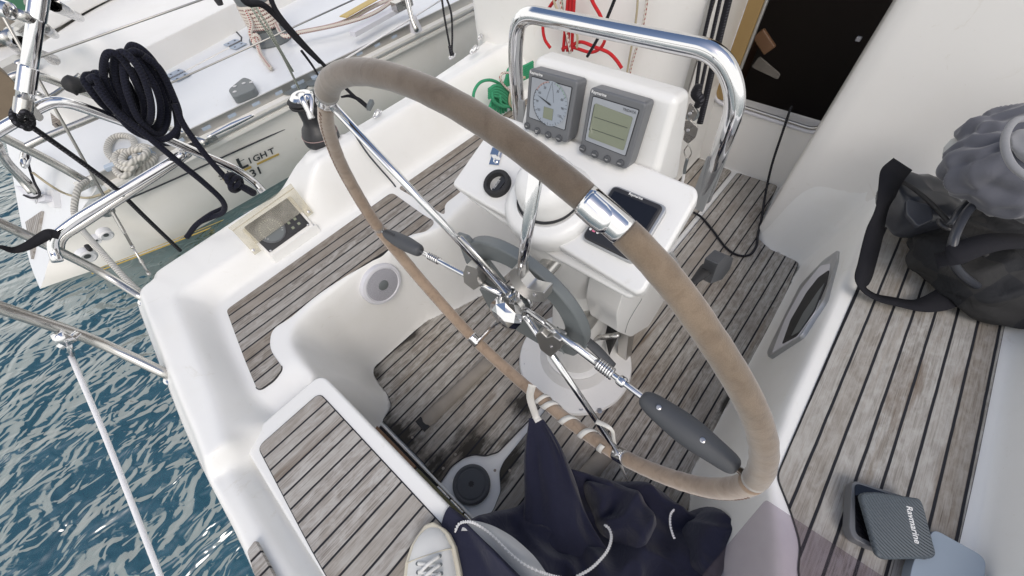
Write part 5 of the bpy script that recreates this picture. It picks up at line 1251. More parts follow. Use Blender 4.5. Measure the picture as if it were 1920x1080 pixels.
# stern teak pads and ladder bracket on the transom
def tpad(name,px,off=.012):
    return prism(name,rpoly([TP(x,y,off) for x,y in px],.01),-tn*.012,'teak_stern',nb,.001)
tpad('stern_teak',[(47,416),(78,395),(72,430),(65,448),(52,444)]); tpad('stern_teak',[(54,452),(64,450),(62,470),(58,487)])
prism('ladder_plate',rpoly([TP(82,358,.03),TP(98,355,.03),TP(101,388,.03),TP(93,388,.03),TP(84,376,.03)],.01),-tn*.03,'whitepl',nb,.004)
br=prism('ladder_hinge',rpoly([TP(25,347,.06),TP(45,353,.06),TP(70,362,.06),TP(84,366,.06),TP(84,376,.06),TP(68,380,.06),TP(50,370,.06)],.02),-tn*.03,'lgrey',nb,.006)
screw('bolt',TP(68,375,.062),tn,.022,br)
tube('ladder_tube',[TP(70,362,.07),TP(50,340,.12),TP(20,310,.2),TP(0,285,.26),TP(-30,260,.3)],.018,'steel',nb,12); tube('ladder_tube',[TP(60,362,.07),TP(38,335,.12),TP(12,305,.2),TP(-5,270,.3)],.018,'steel',nb,12)
tube('ladder_cord',[TP(45,366,.07),TP(58,371,.07),TP(72,368,.07),TP(74,360,.08),TP(66,345,.09),TP(60,330,.1),TP(54,310,.12),TP(52,290,.14)],.006,'r_black',nb,8)
tube('deck_line',[D(62,324,.01),D(95,348,.0),TP(125,364,.02),TP(160,371,.04),TP(185,366,.06),TP(205,357,.08)],.006,'r_beige',nb,8)
tube('fairlead_loop',[D(44,287,.03),D(42,300,.05),D(46,312,.03),D(52,300,.03),D(54,287,.02)],.012,'chrome',nb,10)
# deck furniture: teak seat pad, hinges, organiser, plates
prism('teak_seat_pad',rpoly([D(93,205,.03),D(130,170,.03),D(152,172,.03),D(160,190,.03),D(98,236,.03)],.02),(0,0,-.02),'teak_port',nb,.003)
def hinge(x,y,lab):
    c=D(x,y,.008); a=(D(x+8,y-4)-D(x,y)).normalized(); 
    h=multi('hatch_hinge',[boxd(c+Vector((0,.05,0)),a,Vector((0,0,1)).cross(a),(0,0,1),.11,.075,.008),boxd(c-Vector((0,.05,0)),a,Vector((0,0,1)).cross(a),(0,0,1),.11,.075,.008)],'hinge',nb,False); bevel(h,.004)
    for sx in (-.03,.03):
        for sy in (-.055,.055): screw('screw',c+a*sx+Vector((0,sy,.004)),(0,0,1),.008,h,'dgrey')
    lathe('pin',[(.006,-.055),(.006,.055)],c+Vector((0,0,.004)),a,'steel',h,10); h['label']=lab
hinge(441,83,'hatch hinge near the winch'); hinge(334,141,'hatch hinge nearer the stern')
strip('hatch_seam',[D(317,148,.002),D(327,144,.002)],.02,.004,'gasket'); strip('hatch_seam',[D(340,137,.002),D(432,88,.002)],.016,.005,'hull'); strip('hatch_seam',[D(452,78,.002),D(453,70,.002),D(434,50,.002)],.010,.004,'gasket')
bl=prism('rope_organiser',rpoly([D(427,168,.045),D(456,144,.045),D(470,148,.045),D(479,162,.045),D(476,168,.045),D(437,184,.045)],.03),(0,0,-.045),'mgrey',nb,.006,3)
for (x,y) in ((457,156),(440,172),(440,162),(471,154)): screw('bolt',D(x,y,.046),(0,0,1),.013,bl)
lathe('sheave',[(.03,0),(.03,.02)],D(466,167,.01),(0,0,1),'whitepl',bl,20)
for (x,y,lb) in ((552,166,'grey plate nearer the stern'),(592,150,'grey plate beside the black strap')):
    c=D(x,y,.006); f=lathe('deck_plate',[(.085,0),(.085,.006),(.07,.012),(.001,.012)],c,(0,0,1),'mgrey',nb,32); f['label']=lb
    lathe('eye',[(.022,0),(.022,.012),(.008,.014)],c+Vector((.0,.0,.012)),(0,0,1),'hinge',f,16)
# winch with flecked rope
wb=D(511,86,0)+Vector((0,.09,0)); wt=wb+Vector((0,0,.34))
nwn=lathe('winch_base',[(.155,0),(.16,.01),(.155,.03),(.125,.05),(.12,.09)],D(513,77,0)+Vector((0,.03,0)),(0,0,1),'mgrey',nb,44)
wbb=D(513,77,0)+Vector((0,.03,0))
lathe('winch_drum',[(.10,.09),(.09,.12),(.088,.24),(.11,.26),(.115,.30),(.10,.32)],wbb,(0,0,1),'mgrey',nb,40)
tpc=wbb+Vector((0,0,.33)); lathe('winch_top',[(.10,0),(.115,.01),(.115,.04),(.09,.055),(.04,.06),(.035,.04),(.001,.04)],tpc,(0,0,1),'lgrey',nb,36)
prism('winch_handle',rpoly([tpc+Vector((.02,.05,.055)),tpc+Vector((-.20,.10,.055)),tpc+Vector((-.22,.03,.055)),tpc+Vector((-.02,-.06,.055))],.03),(0,0,-.035),'lgrey',nb,.008)
lathe('handle_knob',[(.02,-.07),(.026,-.04),(.02,0)],tpc+Vector((-.20,.05,.03)),(0,0,1),'black',nb,16)
wr_=[]
for k in range(7):
    c=wbb+Vector((0,0,.115+k*.022)); wr_.append(sweep([c+Vector((math.cos(a)*.105,math.sin(a)*.105,.004*math.sin(a*2+k))) for a in np.linspace(0,2*math.pi,25)[:-1]],.0155,8,True))
c=wbb
wr_.append(sweep(spline([c+Vector((-.09,-.05,.25)),P(471,45,Y=c.y-.1),P(469,62,Y=c.y-.12),P(474,76,Y=c.y-.12)],6),.0155,8))
wr_.append(sweep(spline([P(470,70,Y=c.y-.12),P(480,66,Y=c.y-.13),P(486,76,Y=c.y-.13),P(476,80,Y=c.y-.13),P(478,66,Y=c.y-.12)],6),.0165,8))
wr_.append(sweep(spline([P(478,70,Y=c.y-.12),D(488,100,.03),D(495,112,.02),D(508,129,.02)],6),.0155,8))
wr_.append(sweep(spline([c+Vector((.05,-.10,.12)),P(532,67,Z=DZ+.10),P(560,61,Z=DZ+.09),P(640,43,Z=DZ+.08),P(700,12,Z=DZ+.08),P(760,-15,Z=DZ+.08)],6),.0150,8))
o=multi('winch_sheet',wr_,'r_fleck'); tag(o,'white rope with red flecks wound round the grey winch of the neighbouring yacht','rope')
for i,(pp,lb) in enumerate((([P(468,8,Y=2.1),P(487,38,Y=2.1),P(510,72,Y=2.13),P(530,105,Y=2.2),P(560,165,Y=2.35),P(566,182,Y=yT-.06)],'longer pale speckled line dropping past the grey winch'),([P(474,6,Y=2.2),P(500,45,Y=2.2),P(518,80,Y=2.22),P(535,110,Y=2.3),P(549,133,Y=yT-.04)],'shorter pale speckled line ending on the neighbouring deck'))):
    ropething('thin_line',pp,.0065,'r_grey',lb)
# mooring cleat and white coil
ct=strip('deck_cleat',[D(197,317,.07),D(238,300,.075),D(283,280,.07)],.035,.03,'hinge'); bevel(ct,.008)
lathe('cleat_foot',[(.03,0),(.022,.07)],D(240,303,0),(0,0,1),'hinge',ct,16)
cr_=[]
def DL(cx,cy,w_,h_,an,z,n=12,j=1.5):
    return [D(cx+math.cos(a)*w_*math.cos(an)-math.sin(a)*h_*math.sin(an)+random.uniform(-j,j),cy+math.cos(a)*w_*math.sin(an)+math.sin(a)*h_*math.cos(an)+random.uniform(-j,j),z) for a in np.linspace(0,2*math.pi,n+1)[:-1]]
cr_.append(sweep(spline(DL(228,277,27,22,-.3,.02),6,True),.0165,10,True))
for (cx,cy,w_,h_,an,z) in ((245,300,30,14,-.35,.05),(250,302,34,18,-.45,.03),(238,300,20,16,.3,.08),(232,312,14,18,.1,.06),(252,292,26,10,-.45,.10),(258,300,32,22,-.5,.02)):
    cr_.append(sweep(spline(DL(cx,cy,w_,h_,an,z),6,True),.0165,10,True))
cr_.append(sweep(spline([D(217,300,.05),D(200,325,.02),D(178,332,.02),D(160,340,.02)],6),.0165,10))
o=multi('mooring_rope',cr_,'r_white'); tag(o,'white twisted rope coiled and made fast on the grey cleat of the neighbouring yacht','rope')
# pushpit of the neighbour
ny=yT+.07
tube('pushpit',bent([P(166,343,Z=DZ+.02),P(100,305,Y=ny),P(0,254,Y=ny),P(-80,215,Y=ny)],.05,5),.020,'steel',nb,14,smoothp=False)
tube('pushpit',[P(40,279,Y=ny),P(95,253,Y=ny),P(205,206,Y=ny+.02),P(300,150,Y=ny+.1)],.016,'steel',nb,14)
tube('pushpit',bent([P(384,267,Z=DZ+.05),P(350,254,Y=ny),P(200,189,Y=ny),P(75,142,Y=ny),P(40,138,Y=ny),P(8,152,Y=ny),P(-40,200,Y=ny)],.12,6),.018,'steel',nb,14,smoothp=False)
tube('pushpit_brace',[P(70,175,Y=ny),P(95,180,Y=ny+.05),P(150,140,Y=ny+.1)],.010,'steel',nb,10)
for (x,y) in ((166,341),(385,262)): multi('pushpit_foot',[boxd(P(x,y,Z=DZ+.02),(1,0,0),(0,1,0),(0,0,1),.11,.06,.03)],'steel',nb,False)
tube('black_tie',[P(120,162,Y=yT-.04),P(135,160,Y=yT-.05),P(148,162,Y=yT-.05),P(155,170,Y=yT-.05)],[.02,.045,.035,.03],'blackmat',nb,10)
tube('rail_tensioner',[P(388,258,Z=DZ+.07),P(436,234,Z=DZ+.07),P(475,216,Z=DZ+.07)],[.008,.015,.008],'chrome',nb,10)
prism('black_tag',[P(352,272,Y=yT-.06),P(374,266,Y=yT-.06),P(380,272,Y=yT-.06),P(367,284,Y=yT-.06)],(0,.02,0),'blackmat',nb,.002)
# coaming block with track and pale cream top
cb=[P(x,y,Z=DZ+.17) for x,y in ((40,160),(36,135),(75,82),(150,32),(205,0),(330,-90),(700,-120),(450,0),(255,97),(120,165),(75,190))]
prism('cockpit_coaming',rpoly(cb,.08),(0,0,-.18),'cream',nb,.03,5)
for dyp,wd,mt in ((0,.05,'mgrey'),(9,.022,'alu')):
    strip('coaming_track',[P(130,170+dyp,Z=DZ+.13-.002*dyp),P(255,103+dyp,Z=DZ+.13-.002*dyp),P(450,4+dyp,Z=DZ+.13-.002*dyp),P(620,-80+dyp,Z=DZ+.13-.002*dyp)],wd,.02,mt)
# lifelines and stanchion
for (a,b,yy,lb) in (((38,120),(382,-2),2.6,''),((300,165),(640,10),yT,'')):
    tube('lifeline',[P(*a,Y=yy),P(*b,Y=yy),P(b[0]+(b[0]-a[0])*.7,b[1]+(b[1]-a[1])*.7,Y=yy)],.0048,'wire',nb,8,smoothp=False)
tube('lifeline_end',[P(36,122,Y=2.6),P(40,118,Y=2.6),P(70,108,Y=2.6)],[.02,.016,.012],'steel',nb,10)
tube('stanchion',[P(781,56,Z=DZ+.05),P(772,36,Y=yT-.01),P(757,-30,Y=yT-.01)],.018,'steel',nb,14,smoothp=False)
lathe('stanchion_base',[(.05,0),(.045,.03),(.024,.10)],P(780,58,Z=DZ+.0),(0,0,1),'lgrey',nb,20)
tube('lower_lifeline',[P(640,115,Y=yT-.01),P(774,33,Y=yT-.01),P(830,-2,Y=yT-.01)],.006,'whitepl',nb,8,smoothp=False)
strip('yellow_strip',[P(643,32,Z=DZ+.13),P(703,-2,Z=DZ+.13)],.07,.006,'gold'); strip('car_track',[P(661,64,Z=DZ+.09),P(755,12,Z=DZ+.09)],.06,.03,'lgrey')
multi('sheet_car',[boxd(P(752,8,Z=DZ+.13),(1,0,0),(0,1,0),(0,0,1),.14,.07,.06),boxd(P(762,0,Z=DZ+.16),(1,0,0),(0,1,0),(0,0,1),.05,.08,.07)],'steel',nb,False)
ropething('deck_line',[P(560,61,Z=DZ+.12),P(640,45,Z=DZ+.12),P(700,25,Z=DZ+.12),P(745,-5,Z=DZ+.12)],.013,'r_fleck','white line with red flecks led along the cream side deck to the sheet car')

# ================================================================ FAR YACHTS in the corner
def faryacht(lab,px,z,railpx,cover=None):
    t=thing('distant_yacht',lab,'sailboat','yachts moored beyond the neighbouring yacht')
    prism('deck',rpoly([P(x,y,Z=z) for x,y in px],.2),(0,0,-.10),'cream',t,.04)
    prism('hull',rpoly([P(x,y,Z=z-.1) for x,y in px],.2),(0,0,-(z-.1-WZ)-.1),'hull',t,.02)
    for q in railpx: tube('rail',[P(x,y,Z=z+h) for x,y,h in q],.028,'steel',t,10,smoothp=False)
    return t
f1=faryacht('cream sailing yacht with steel rails just beyond the neighbouring yacht',[(-120,118),(-20,205),(40,188),(55,128),(150,40),(260,-40),(200,-70),(-60,20)],.12,
  [[(20,60,.3),(40,80,.5),(100,112,.3)],[(85,-10,.6),(100,9,.6),(148,33,.2)],[(78,50,.5),(100,64,.2)],[(0,66,.3),(48,103,.1)],[(40,50,.4),(5,75,.4)]])
strip('toe_rail',[P(-20,145,Z=.26),P(46,110,Z=.26)],.12,.05,'alu',f1)
multi('sheet_bag',[latd([(.001,0),(.16,.02),(.2,.12),(.1,.2),(.001,.22)],P(20,75,Z=.12),(0,0,1),18)],'chock',f1)
f2=faryacht('pale sailing yacht with a green cover, farthest in the corner',[(-100,-10),(60,40),(150,-10),(330,-90),(200,-140),(-60,-120)],.30,[[(60,10,.4),(90,-12,.4)]])
multi('green_cover',[boxd(P(38,3,Z=.38),(1,.3,0),(-.3,1,0),(0,0,1),.30,.16,.08)],'green',f2,False)
# dock timber at the left edge
o=prism('gangplank',rpoly([P(-60,92,Y=1.7),P(8,136,Y=1.7),P(36,163,Y=1.7),P(52,192,Y=1.7),P(42,212,Y=1.7),P(0,238,Y=1.7),P(-80,250,Y=1.7)],.03),(0,.12,0),'dock',None,.01); tag(o,'weathered brown gangplank end cut off by the left picture edge','gangplank')

# ================================================================ LOOSE OBJECTS IN THE COCKPIT
# ---- duffel bag
m,n,l,b=newmat('checked_canvas'); setp(b,(.07,.065,.06),.8,spec=.25)
t=n.new('ShaderNodeTexCoord'); mp=n.new('ShaderNodeMapping'); mp.inputs['Rotation'].default_value=(.2,.1,.5); l.new(t.outputs['Object'],mp.inputs[0])
nz_=n.new('ShaderNodeTexNoise'); nz_.inputs['Scale'].default_value=7; l.new(t.outputs['Object'],nz_.inputs[0])
ad=n.new('ShaderNodeVectorMath'); ad.operation='MULTIPLY_ADD'; l.new(nz_.outputs['Color'],ad.inputs[0]); ad.inputs[1].default_value=(.12,.12,.12); l.new(mp.outputs[0],ad.inputs[2])
ck=n.new('ShaderNodeTexChecker'); ck.inputs['Scale'].default_value=12.5; ck.inputs['Color1'].default_value=(.030,.030,.031,1); ck.inputs['Color2'].default_value=(.019,.020,.023,1); l.new(ad.outputs[0],ck.inputs['Vector']); l.new(ck.outputs[0],b.inputs['Base Color'])
s2=n.new('ShaderNodeTexNoise'); s2.inputs['Scale'].default_value=22; s2.inputs['Detail'].default_value=5; s2.inputs['Distortion'].default_value=1; l.new(t.outputs['Object'],s2.inputs[0])
bp=n.new('ShaderNodeBump'); bp.inputs['Strength'].default_value=.6; bp.inputs['Distance'].default_value=.01; l.new(s2.outputs['Fac'],bp.inputs['Height']); l.new(bp.outputs[0],b.inputs['Normal'])
M['check']=m
from mathutils import noise as mnoise
def blob(name,c,ax,ay,az,sx,sy,sz,mat,parent,e=.6,amp=.012,fr=7,seed=0,nu=64,nv=40,flatb=None,ridge=0,rn=11):
    V=[];F=[]; ax=Vector(ax).normalized(); ay=Vector(ay); ay=(ay-ax*ay.dot(ax)).normalized(); az=ax.cross(ay); c=Vector(c)
    sg=lambda v,e_: math.copysign(abs(v)**e_,v)
    for i in range(nv+1):
        ph=-math.pi/2+math.pi*i/nv
        for k in range(nu):
            th=2*math.pi*k/nu
            x=sg(math.cos(ph),e)*sg(math.cos(th),e); y=sg(math.cos(ph),e)*sg(math.sin(th),e); z=sg(math.sin(ph),e)
            p=c+ax*x*sx+ay*y*sy+az*z*sz
            nn=(ax*x/sx+ay*y/sy+az*z/sz); nn=nn.normalized() if nn.length>0 else az
            q=p*fr+Vector((seed,seed*2,0)); d=mnoise.noise(q)*amp+abs(mnoise.noise(q*2.3+Vector((5,0,0))))*amp*-.8
            d+=ridge*(abs(math.sin(rn*th*.5+2.2*mnoise.noise(p*9)))-.6)*math.cos(ph)**.5
            p=p+nn*d
            if flatb is not None and p.z<flatb: p.z=flatb+(p.z-flatb)*.02
            V.append(p)
    for i in range(nv):
        for k in range(nu):
            k2=(k+1)%nu; F.append((i*nu+k,i*nu+k2,(i+1)*nu+k2,(i+1)*nu+k))
    return obj(name,V,F,mat,parent,True)
bag=thing('duffel_bag','soft black and charcoal duffel bag with long black shoulder strap on the starboard seat','bag')
bc=Vector((1.03,-.78,.475))
blob('bag_body',bc,(.75,-.55,.05),(.55,.75,0),None,.28,.165,.085,'check',bag,.62,.030,6,3,nu=128,nv=64,flatb=.402,ridge=.006,rn=9)
blob('end_pocket',P(1720,385,Z=.50),(1,.6,.1),(-.6,1,0),None,.09,.07,.055,'vinyl',bag,.6,.012,9,5)
# zip seam, piping and handles
tube('piping',[P(1665,335,Z=.53),P(1700,345,Z=.555),P(1750,385,Z=.575),P(1800,440,Z=.575),P(1850,480,Z=.56)],.005,'blackmat',bag,8)
tube('handle',[P(1890,325,Z=.60),P(1850,345,Z=.61),P(1805,390,Z=.60),P(1788,415,Z=.585),P(1775,425,Z=.57)],.0085,'vinyl',bag,12)
tube('handle',[P(1900,340,Z=.60),P(1830,380,Z=.63),P(1795,430,Z=.62),P(1785,475,Z=.59),P(1795,505,Z=.55),P(1830,535,Z=.50),P(1880,558,Z=.44),P(1960,565,Z=.43)],.0085,'vinyl',bag,12)
tube('buckle',[P(1760,412,Z=.59),P(1765,422,Z=.59),P(1780,430,Z=.59),P(1782,424,Z=.59)],.005,'black',bag,8)
ribbon('shoulder_strap',[P(1692,308,Z=.575),P(1672,330,Z=.57),P(1662,365,Z=.55),P(1642,430,Z=.49),P(1624,500,Z=.45),P(1616,535,Z=.435),P(1640,556,Z=.425),P(1680,566,Z=.425),P(1722,573,Z=.425),P(1760,565,Z=.43),P(1786,548,Z=.44),P(1790,515,Z=.47),P(1783,485,Z=.52),P(1790,470,Z=.56)],[.052,.058,.056,.052,.046,.036,.028,.032,.036,.050,.056,.05,.038,.03],'web',bag,up=(.3,-.25,.9),th=.003)
ribbon('shoulder_strap',[P(1755,490,Z=.575),P(1790,478,Z=.60),P(1830,462,Z=.61),P(1880,452,Z=.60),P(1960,455,Z=.57)],.045,'web',bag,up=(0,0,1),th=.003)
for (a,b_) in (((1700,300),(1740,310)),):
    prism('side_patch',rpoly([P(1700,372,Z=.575),P(1745,385,Z=.575),P(1752,410,Z=.575),P(1722,425,Z=.56),P(1700,400,Z=.56)],.01),(0,0,-.01),'vinyl',bag,.003)
# ---- quilted jacket on top
jk=thing('quilted_cap','crumpled grey blue quilted hat with rounded rim lying on the duffel bag','hat')
qc=P(1915,300,Z=.70)
blob('quilted_shell',qc,(1,0,.1),(0,1,.2),None,.135,.125,.075,'quilt',jk,.8,.026,9,11,nu=160,nv=60,ridge=.011,rn=13)
M['lgreyc']=fabric('mid_grey_cloth',(.20,.205,.225),(.27,.275,.29))
tube('hat_rim',[P(1935,222,Z=.80),P(1905,226,Z=.80),P(1887,250,Z=.80),P(1885,280,Z=.80),P(1900,312,Z=.79),P(1930,335,Z=.78)],.006,'lgreyc',jk,12)
blob('lining',P(1942,280,Z=.765),(1,0,.1),(0,1,.2),None,.045,.05,.02,'lgreyc',jk,.9,.01,12,4)
blob('grey_flap',P(1797,282,Z=.66),(1,.2,0),(0,1,0),None,.035,.022,.02,'liner',jk,.7,.01,20,6,24,14)
# ---- instrument covers
cv=thing('display_cover','dark grey ribbed plastic cover with white lettering resting on a matching cover','plastic cover')
m,n,l,b=newmat('ribbed_cover'); setp(b,(.075,.092,.108),.5)
t=n.new('ShaderNodeTexCoord'); mp=n.new('ShaderNodeMapping'); c0=P(1765,905,Z=.45); mp.inputs['Location'].default_value=(-c0.x,-c0.y,0); l.new(t.outputs['Object'],mp.inputs[0])
wvt=n.new('ShaderNodeTexWave'); wvt.wave_type='RINGS'; wvt.rings_direction='Z'; wvt.inputs['Scale'].default_value=62; l.new(mp.outputs[0],wvt.inputs[0])
bp=n.new('ShaderNodeBump'); bp.inputs['Strength'].default_value=.9; bp.inputs['Distance'].default_value=.0018; l.new(wvt.outputs['Fac'],bp.inputs['Height']); l.new(bp.outputs[0],b.inputs['Normal']); M['ribbed']=m
def Cc(x,y,z): return P(x,y,Z=z)
o=prism('cover_shell',rpoly([Cc(1612,924,.452),Cc(1640,921,.450),Cc(1725,934,.440),Cc(1732,945,.440),Cc(1757,1040,.440),Cc(1750,1047,.440),Cc(1660,1049,.448),Cc(1645,1040,.450)],[.01,.02,.01,.01,.012,.01,.012,.015]),(0,0,-.012),'ribbed',cv,.004,4)
ra,rb=Cc(1697,947,.4412),Cc(1715,1022,.4412); text('marking','Raymarine',ra+Vector((-.001,.0,.0006)),rb-ra,Vector((0,0,1)).cross(rb-ra),.0095,'textw',cv,bold=.02,thick=.0015)
cv2=thing('display_cover','open tray shaped plastic cover with dark inside lying under the ribbed one','plastic cover')
op=[Cc(1596,898,.432),Cc(1662,914,.432),Cc(1760,1060,.432),Cc(1735,1052,.432),Cc(1600,1004,.432),Cc(1592,990,.432)]
o=prism('cover_tray',rpoly([Cc(1598,899,.430),Cc(1720,938,.430),Cc(1745,1055,.430),Cc(1640,1030,.430),Cc(1600,1010,.430),Cc(1592,990,.430)],.012),(0,0,-.022),'bezel',cv2,.002)
prism('cover_inside',rpoly([Cc(1603,905,.4312),Cc(1715,942,.4312),Cc(1738,1048,.4312),Cc(1640,1020,.4312),Cc(1605,1003,.4312)],.010),(0,0,-.002),'glassblack',cv2)
o=prism('grey_cover',rpoly([Cc(1752,992,.430),Cc(1850,1046,.430),Cc(1843,1120,.430),Cc(1700,1120,.430),Cc(1712,1050,.430)],[.01,.015,.01,.01,.02]),(0,0,-.022),'bluegrey',None,.008,5); tag(o,'plain blue grey plastic cover lying right of the lettered cover','plastic cover')
# ---- smoked acrylic washboard
o=prism('acrylic_washboard',rpoly([P(1437,937,Z=.50),P(1720,1123,Z=.44),P(1600,1300,Z=.44),P(1262,1145,Z=.50)],.004),(0,0,-.006),'smoke',None,.0008); tag(o,'smoked see-through acrylic board lying over the edge of the starboard seat','acrylic board')
# ---- shoe
sh=thing('sneaker','white canvas sneaker with ivory rubber toe and laces standing on the stern bench','shoe')
toe=Vector((-.325,-.060,.408)); heel=Vector((-.485,-.300,.408)); sdv=(toe-heel).normalized(); sr=sdv.cross(Vector((0,0,1)))  # right side
def shoe_sec(t):  # t from toe 0 to heel 1: half width, height
    wd=float(np.interp(t,[0,.03,.08,.16,.3,.45,.7,.9,1],[.004,.020,.032,.042,.048,.044,.036,.034,.015])); ht=float(np.interp(t,[0,.03,.08,.2,.35,.5,.7,1],[.020,.030,.040,.050,.066,.085,.10,.11]))
    return wd,ht
V=[];F=[];K=20;T=26
for i in range(T):
    t=i/(T-1); wd,ht=shoe_sec(t); c=toe.lerp(heel,t)+sr*(-.012*math.sin(math.pi*t))
    for k in range(K):
        a=math.pi*k/(K-1); V.append(c+sr*math.cos(a)*wd*.93+Vector((0,0,.018+(ht-.018)*abs(math.sin(a))**.75)))
for i in range(T-1):
    for k in range(K-1): F.append((i*K+k,(i+1)*K+k,(i+1)*K+k+1,i*K+k+1))
F.append(tuple(range(K)))
obj('upper',V,F,'canvas',sh,True)
out_=[]
for i in range(T):
    t=i/(T-1); wd,_=shoe_sec(t); out_.append(toe.lerp(heel,t)+sr*(-.012*math.sin(math.pi*t))+sr*(wd+.004)+sdv*(.004 if i==0 else 0))
for i in reversed(range(T)):
    t=i/(T-1); wd,_=shoe_sec(t); out_.append(toe.lerp(heel,t)+sr*(-.012*math.sin(math.pi*t))-sr*(wd+.004)+sdv*(.004 if i==0 else 0))
o=prism('sole',[q+Vector((0,0,.024)) for q in out_],(0,0,-.028),'solerub',sh,.004,3)
cap=[sweep([toe.lerp(heel,t)+sr*(-.012*math.sin(math.pi*t))+sr*math.cos(a)*shoe_sec(t)[0]*.95+Vector((0,0,.018+(shoe_sec(t)[1]-.018)*abs(math.sin(a))**.75)) for a in np.linspace(.05,math.pi-.05,18)],.0010,6) for t in (.165,)]
multi('seam',cap,'solerub',sh)
lc=[]
for i,t in enumerate((.19,.235,.28,.325,.37)):
    z=shoe_sec(t)[1]+.018*0+.003
    a=toe.lerp(heel,t)-sr*.022+Vector((0,0,z-.004)); b_=toe.lerp(heel,t+.05)+sr*.010+Vector((0,0,shoe_sec(t+.05)[1]+.002))
    a2=toe.lerp(heel,t)+sr*.014+Vector((0,0,z-.003)); b2=toe.lerp(heel,t+.05)-sr*.018+Vector((0,0,shoe_sec(t+.05)[1]+.003))
    lc.append(sweep(spline([a,(a+b_)/2+Vector((0,0,.005)),b_],6),.0028,8)); lc.append(sweep(spline([a2,(a2+b2)/2+Vector((0,0,.009)),b2],6),.0028,8))
multi('laces',lc,'canvas',sh)
for t in (.19,.235,.28,.325): 
    for s_ in (-.024,.016): lathe('eyelet',[(.003,0),(.003,.001),(.0016,.001)],toe.lerp(heel,t)+sr*s_+Vector((0,0,shoe_sec(t)[1]-.002)),(0,0,1),'mgrey',sh,12)

# ---- navy jacket: sleeve tied to the wheel and heap on floor and bench
jc=thing('navy_jacket','crumpled navy blue jacket with white zips hanging from the wheel and heaped on the floor','jacket')
def sleeve():
    secs=[((1005,785),14,.265,8),((1010,800),20,.25,9),((1018,830),33,.22,14),((1026,865),44,.195,20),((1032,900),50,.18,26),((1036,935),54,.18,30),((1042,970),62,.185,34),((1052,1005),72,.17,36),((1066,1040),86,.14,34),((1080,1080),96,.12,30),((1090,1130),100,.08,30)]
    K=40; V=[];F=[]
    for i,((x,y),hw,z,dp) in enumerate(secs):
        c=P(x,y,Z=z); r=(P(x+hw,y+hw*.1,Z=z)-c); rl=r.length; r=r.normalized(); nv=(Vector(CAM)-c).normalized()
        for k in range(K):
            a=2*math.pi*k/K; q=c+r*math.cos(a)*rl+nv*math.sin(a)*dp*.0011
            w_=mnoise.noise(Vector((math.cos(a)*1.7,math.sin(a)*1.7,i*.33+2)))
            q+=nv*(w_*.026+abs(mnoise.noise(Vector((math.cos(a)*3,math.sin(a)*3,i*.9))))*-.016)*min(1,i/3)+r*mnoise.noise(Vector((a*1.3,i*.5,7)))*.014*min(1,i/3)
            V.append(q)
    for i in range(len(secs)-1):
        for k in range(K): k2=(k+1)%K; F.append((i*K+k,i*K+k2,(i+1)*K+k2,(i+1)*K+k))
    F.append(tuple(range(K)))
    o=obj('sleeve',V,F,'navy',jc,True); s=o.modifiers.new('s','SUBSURF'); s.levels=1; s.render_levels=2
sleeve()
def heap(name,poly,ctrl,seed,amp,mat='navy',fold=9,dirv=(1,.3),edge=.035,res=.005,ez=None):
    pw=[P(x,y,Z=z) for x,y,z in poly]; pl=smoothmin_poly([(q.x,q.y) for q in pw],.02)
    cw=[P(x,y,Z=z) for x,y,z in ctrl]; cx=np.array([q.x for q in cw]); cy=np.array([q.y for q in cw]); cz=np.array([q.z for q in cw])
    pa=np.array(pl); x0,y0=pa.min(0)-.01; x1,y1=pa.max(0)+.01
    gx=np.arange(x0,x1,res); gy=np.arange(y0,y1,res); GX,GY=np.meshgrid(gx,gy,indexing='ij')
    sd_=psdf(GX,GY,pl)
    W=1/((GX[...,None]-cx)**2+(GY[...,None]-cy)**2+4e-4)**1.3; Z=(W*cz).sum(-1)/W.sum(-1)
    f=np.zeros_like(GX)
    for i in range(GX.shape[0]):
        for j in range(GX.shape[1]):
            if sd_[i,j]<res:
                q=Vector((GX[i,j]*fold+seed,GY[i,j]*fold,seed*.7)); w1=mnoise.noise(q*.8)
                f[i,j]=abs(mnoise.noise(Vector((q.x*dirv[0]+w1*.8,q.y*dirv[1]+w1*1.3,seed))))*-1.4+.35+.35*mnoise.noise(q*2.2)
    e=np.clip(-sd_/edge,0,1); e=np.sqrt(1-(1-e)**2)
    base=np.full_like(Z,ez if ez is not None else .02)
    if ez is None:
        base=np.where(GX<-.275,.41,.02)
    Z=base+(np.maximum(Z,base+.008)+f*amp-base)*e
    Z=np.maximum(Z,base)
    gxd,gyd=np.gradient(sd_,res); g=np.hypot(gxd,gyd)+1e-9; sn_=(sd_>0)&(sd_<1.6*res)
    GX=np.where(sn_,GX-sd_*gxd/g,GX); GY=np.where(sn_,GY-sd_*gyd/g,GY)
    n1,n2=GX.shape; ii=np.arange(n1*n2).reshape(n1,n2); FF=np.stack([ii[:-1,:-1].ravel(),ii[1:,:-1].ravel(),ii[1:,1:].ravel(),ii[:-1,1:].ravel()],1)
    sv_=sd_.ravel()[FF]; FF=FF[(sv_.min(1)<0)&(sv_.max(1)<1.6*res)]
    used=np.unique(FF); mp_=-np.ones(n1*n2,int); mp_[used]=np.arange(len(used)); VV=np.stack([GX.ravel(),GY.ravel(),Z.ravel()],1)[used]
    return obj(name,VV.tolist(),mp_[FF].tolist(),mat,jc,True)
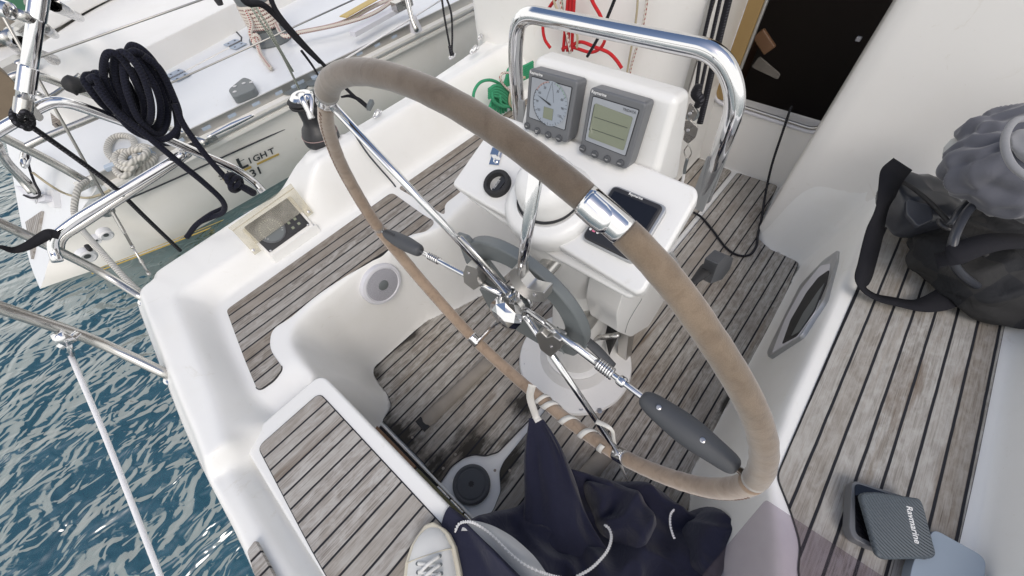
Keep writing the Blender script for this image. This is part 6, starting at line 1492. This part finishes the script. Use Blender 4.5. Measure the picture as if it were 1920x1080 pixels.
heap('jacket_body',[(845,1000,.30),(870,975,.20),(930,960,.10),(980,950,.05),(1000,880,.05),(1075,885,.03),(1130,905,.03),(1190,905,.04),(1240,925,.05),(1275,965,.06),(1325,945,.09),(1362,985,.12),(1400,1050,.16),(1430,1180,.16),(1100,1300,.2),(880,1200,.30)],
     [(870,1000,.34),(930,1010,.25),(980,985,.16),(1060,950,.14),(1100,930,.12),(1160,925,.13),(1200,955,.15),(1250,980,.14),(1320,960,.19),(1370,1010,.20),(1200,1040,.20),(1120,1060,.22),(1000,1080,.28),(1300,1060,.22),(1160,985,.13),(1100,1010,.13)],4.2,.062,fold=9)
# second raised fold mass in the middle right
heap('jacket_fold',[(1085,905,.08),(1140,900,.08),(1200,925,.1),(1235,985,.12),(1200,1075,.18),(1120,1000,.15)],[(1120,925,.16),(1170,935,.19),(1200,990,.22),(1160,1010,.17)],9.1,.04,fold=11,dirv=(.6,1.3),ez=.05)
heap('jacket_fold',[(1270,985,.1),(1320,948,.1),(1360,985,.12),(1400,1060,.18),(1330,1120,.2),(1265,1060,.15)],[(1320,965,.23),(1350,1010,.25),(1300,1030,.23)],2.7,.04,fold=12,dirv=(1.2,.5),ez=.08)
# zips with pale facings
def zipper(name,pts,wd,lab=None,teeth=True):
    q=spline(pts,10); o=ribbon(name,pts,wd,'zip',jc,up=(0,0,1),th=.003)
    if teeth:
        tt=[]; d=0; last=q[0]
        for i in range(1,len(q)):
            d+=(q[i]-last).length; last=q[i]
            if d>.0042: d=0; t_=(q[i]-q[i-1]).normalized(); tt.append(boxd(q[i]+Vector((0,0,.0025)),t_,Vector((0,0,1)).cross(t_),(0,0,1),.0024,wd*1.5,.003))
        if tt: multi('zip_teeth',tt,'zip',o,False)
    return o
ribbon('pale_facing',[P(858,990,Z=.405),P(880,986,Z=.41),P(915,1000,Z=.39),P(950,1025,Z=.37),P(985,1060,Z=.36),P(1010,1095,Z=.36)],[.012,.018,.030,.040,.045,.045],'liner',jc,up=(.2,.1,1),th=.002)
ribbon('dark_flap',[P(856,1000,Z=.40),P(868,1010,Z=.40),P(890,1040,Z=.385),P(930,1075,Z=.38),P(960,1110,Z=.38)],[.012,.030,.045,.05,.05],'navy',jc,up=(.2,.1,1),th=.003)
zipper('zip',[P(853,998,Z=.41),P(862,982,Z=.415),P(882,979,Z=.42),P(905,990,Z=.405),P(930,1010,Z=.39),P(960,1040,Z=.385),P(990,1062,Z=.38),P(1030,1078,Z=.37),P(1075,1088,Z=.35)],.0032)
zipper('zip',[P(1133,984,Z=.225),P(1142,992,Z=.23),P(1146,1008,Z=.24),P(1140,1030,Z=.25),P(1125,1050,Z=.26),P(1105,1068,Z=.27),P(1080,1082,Z=.28)],.0042)
zipper('zip',[P(1264,955,Z=.24),P(1257,965,Z=.245),P(1256,982,Z=.25),P(1260,1000,Z=.255),P(1264,1010,Z=.255)],.003)
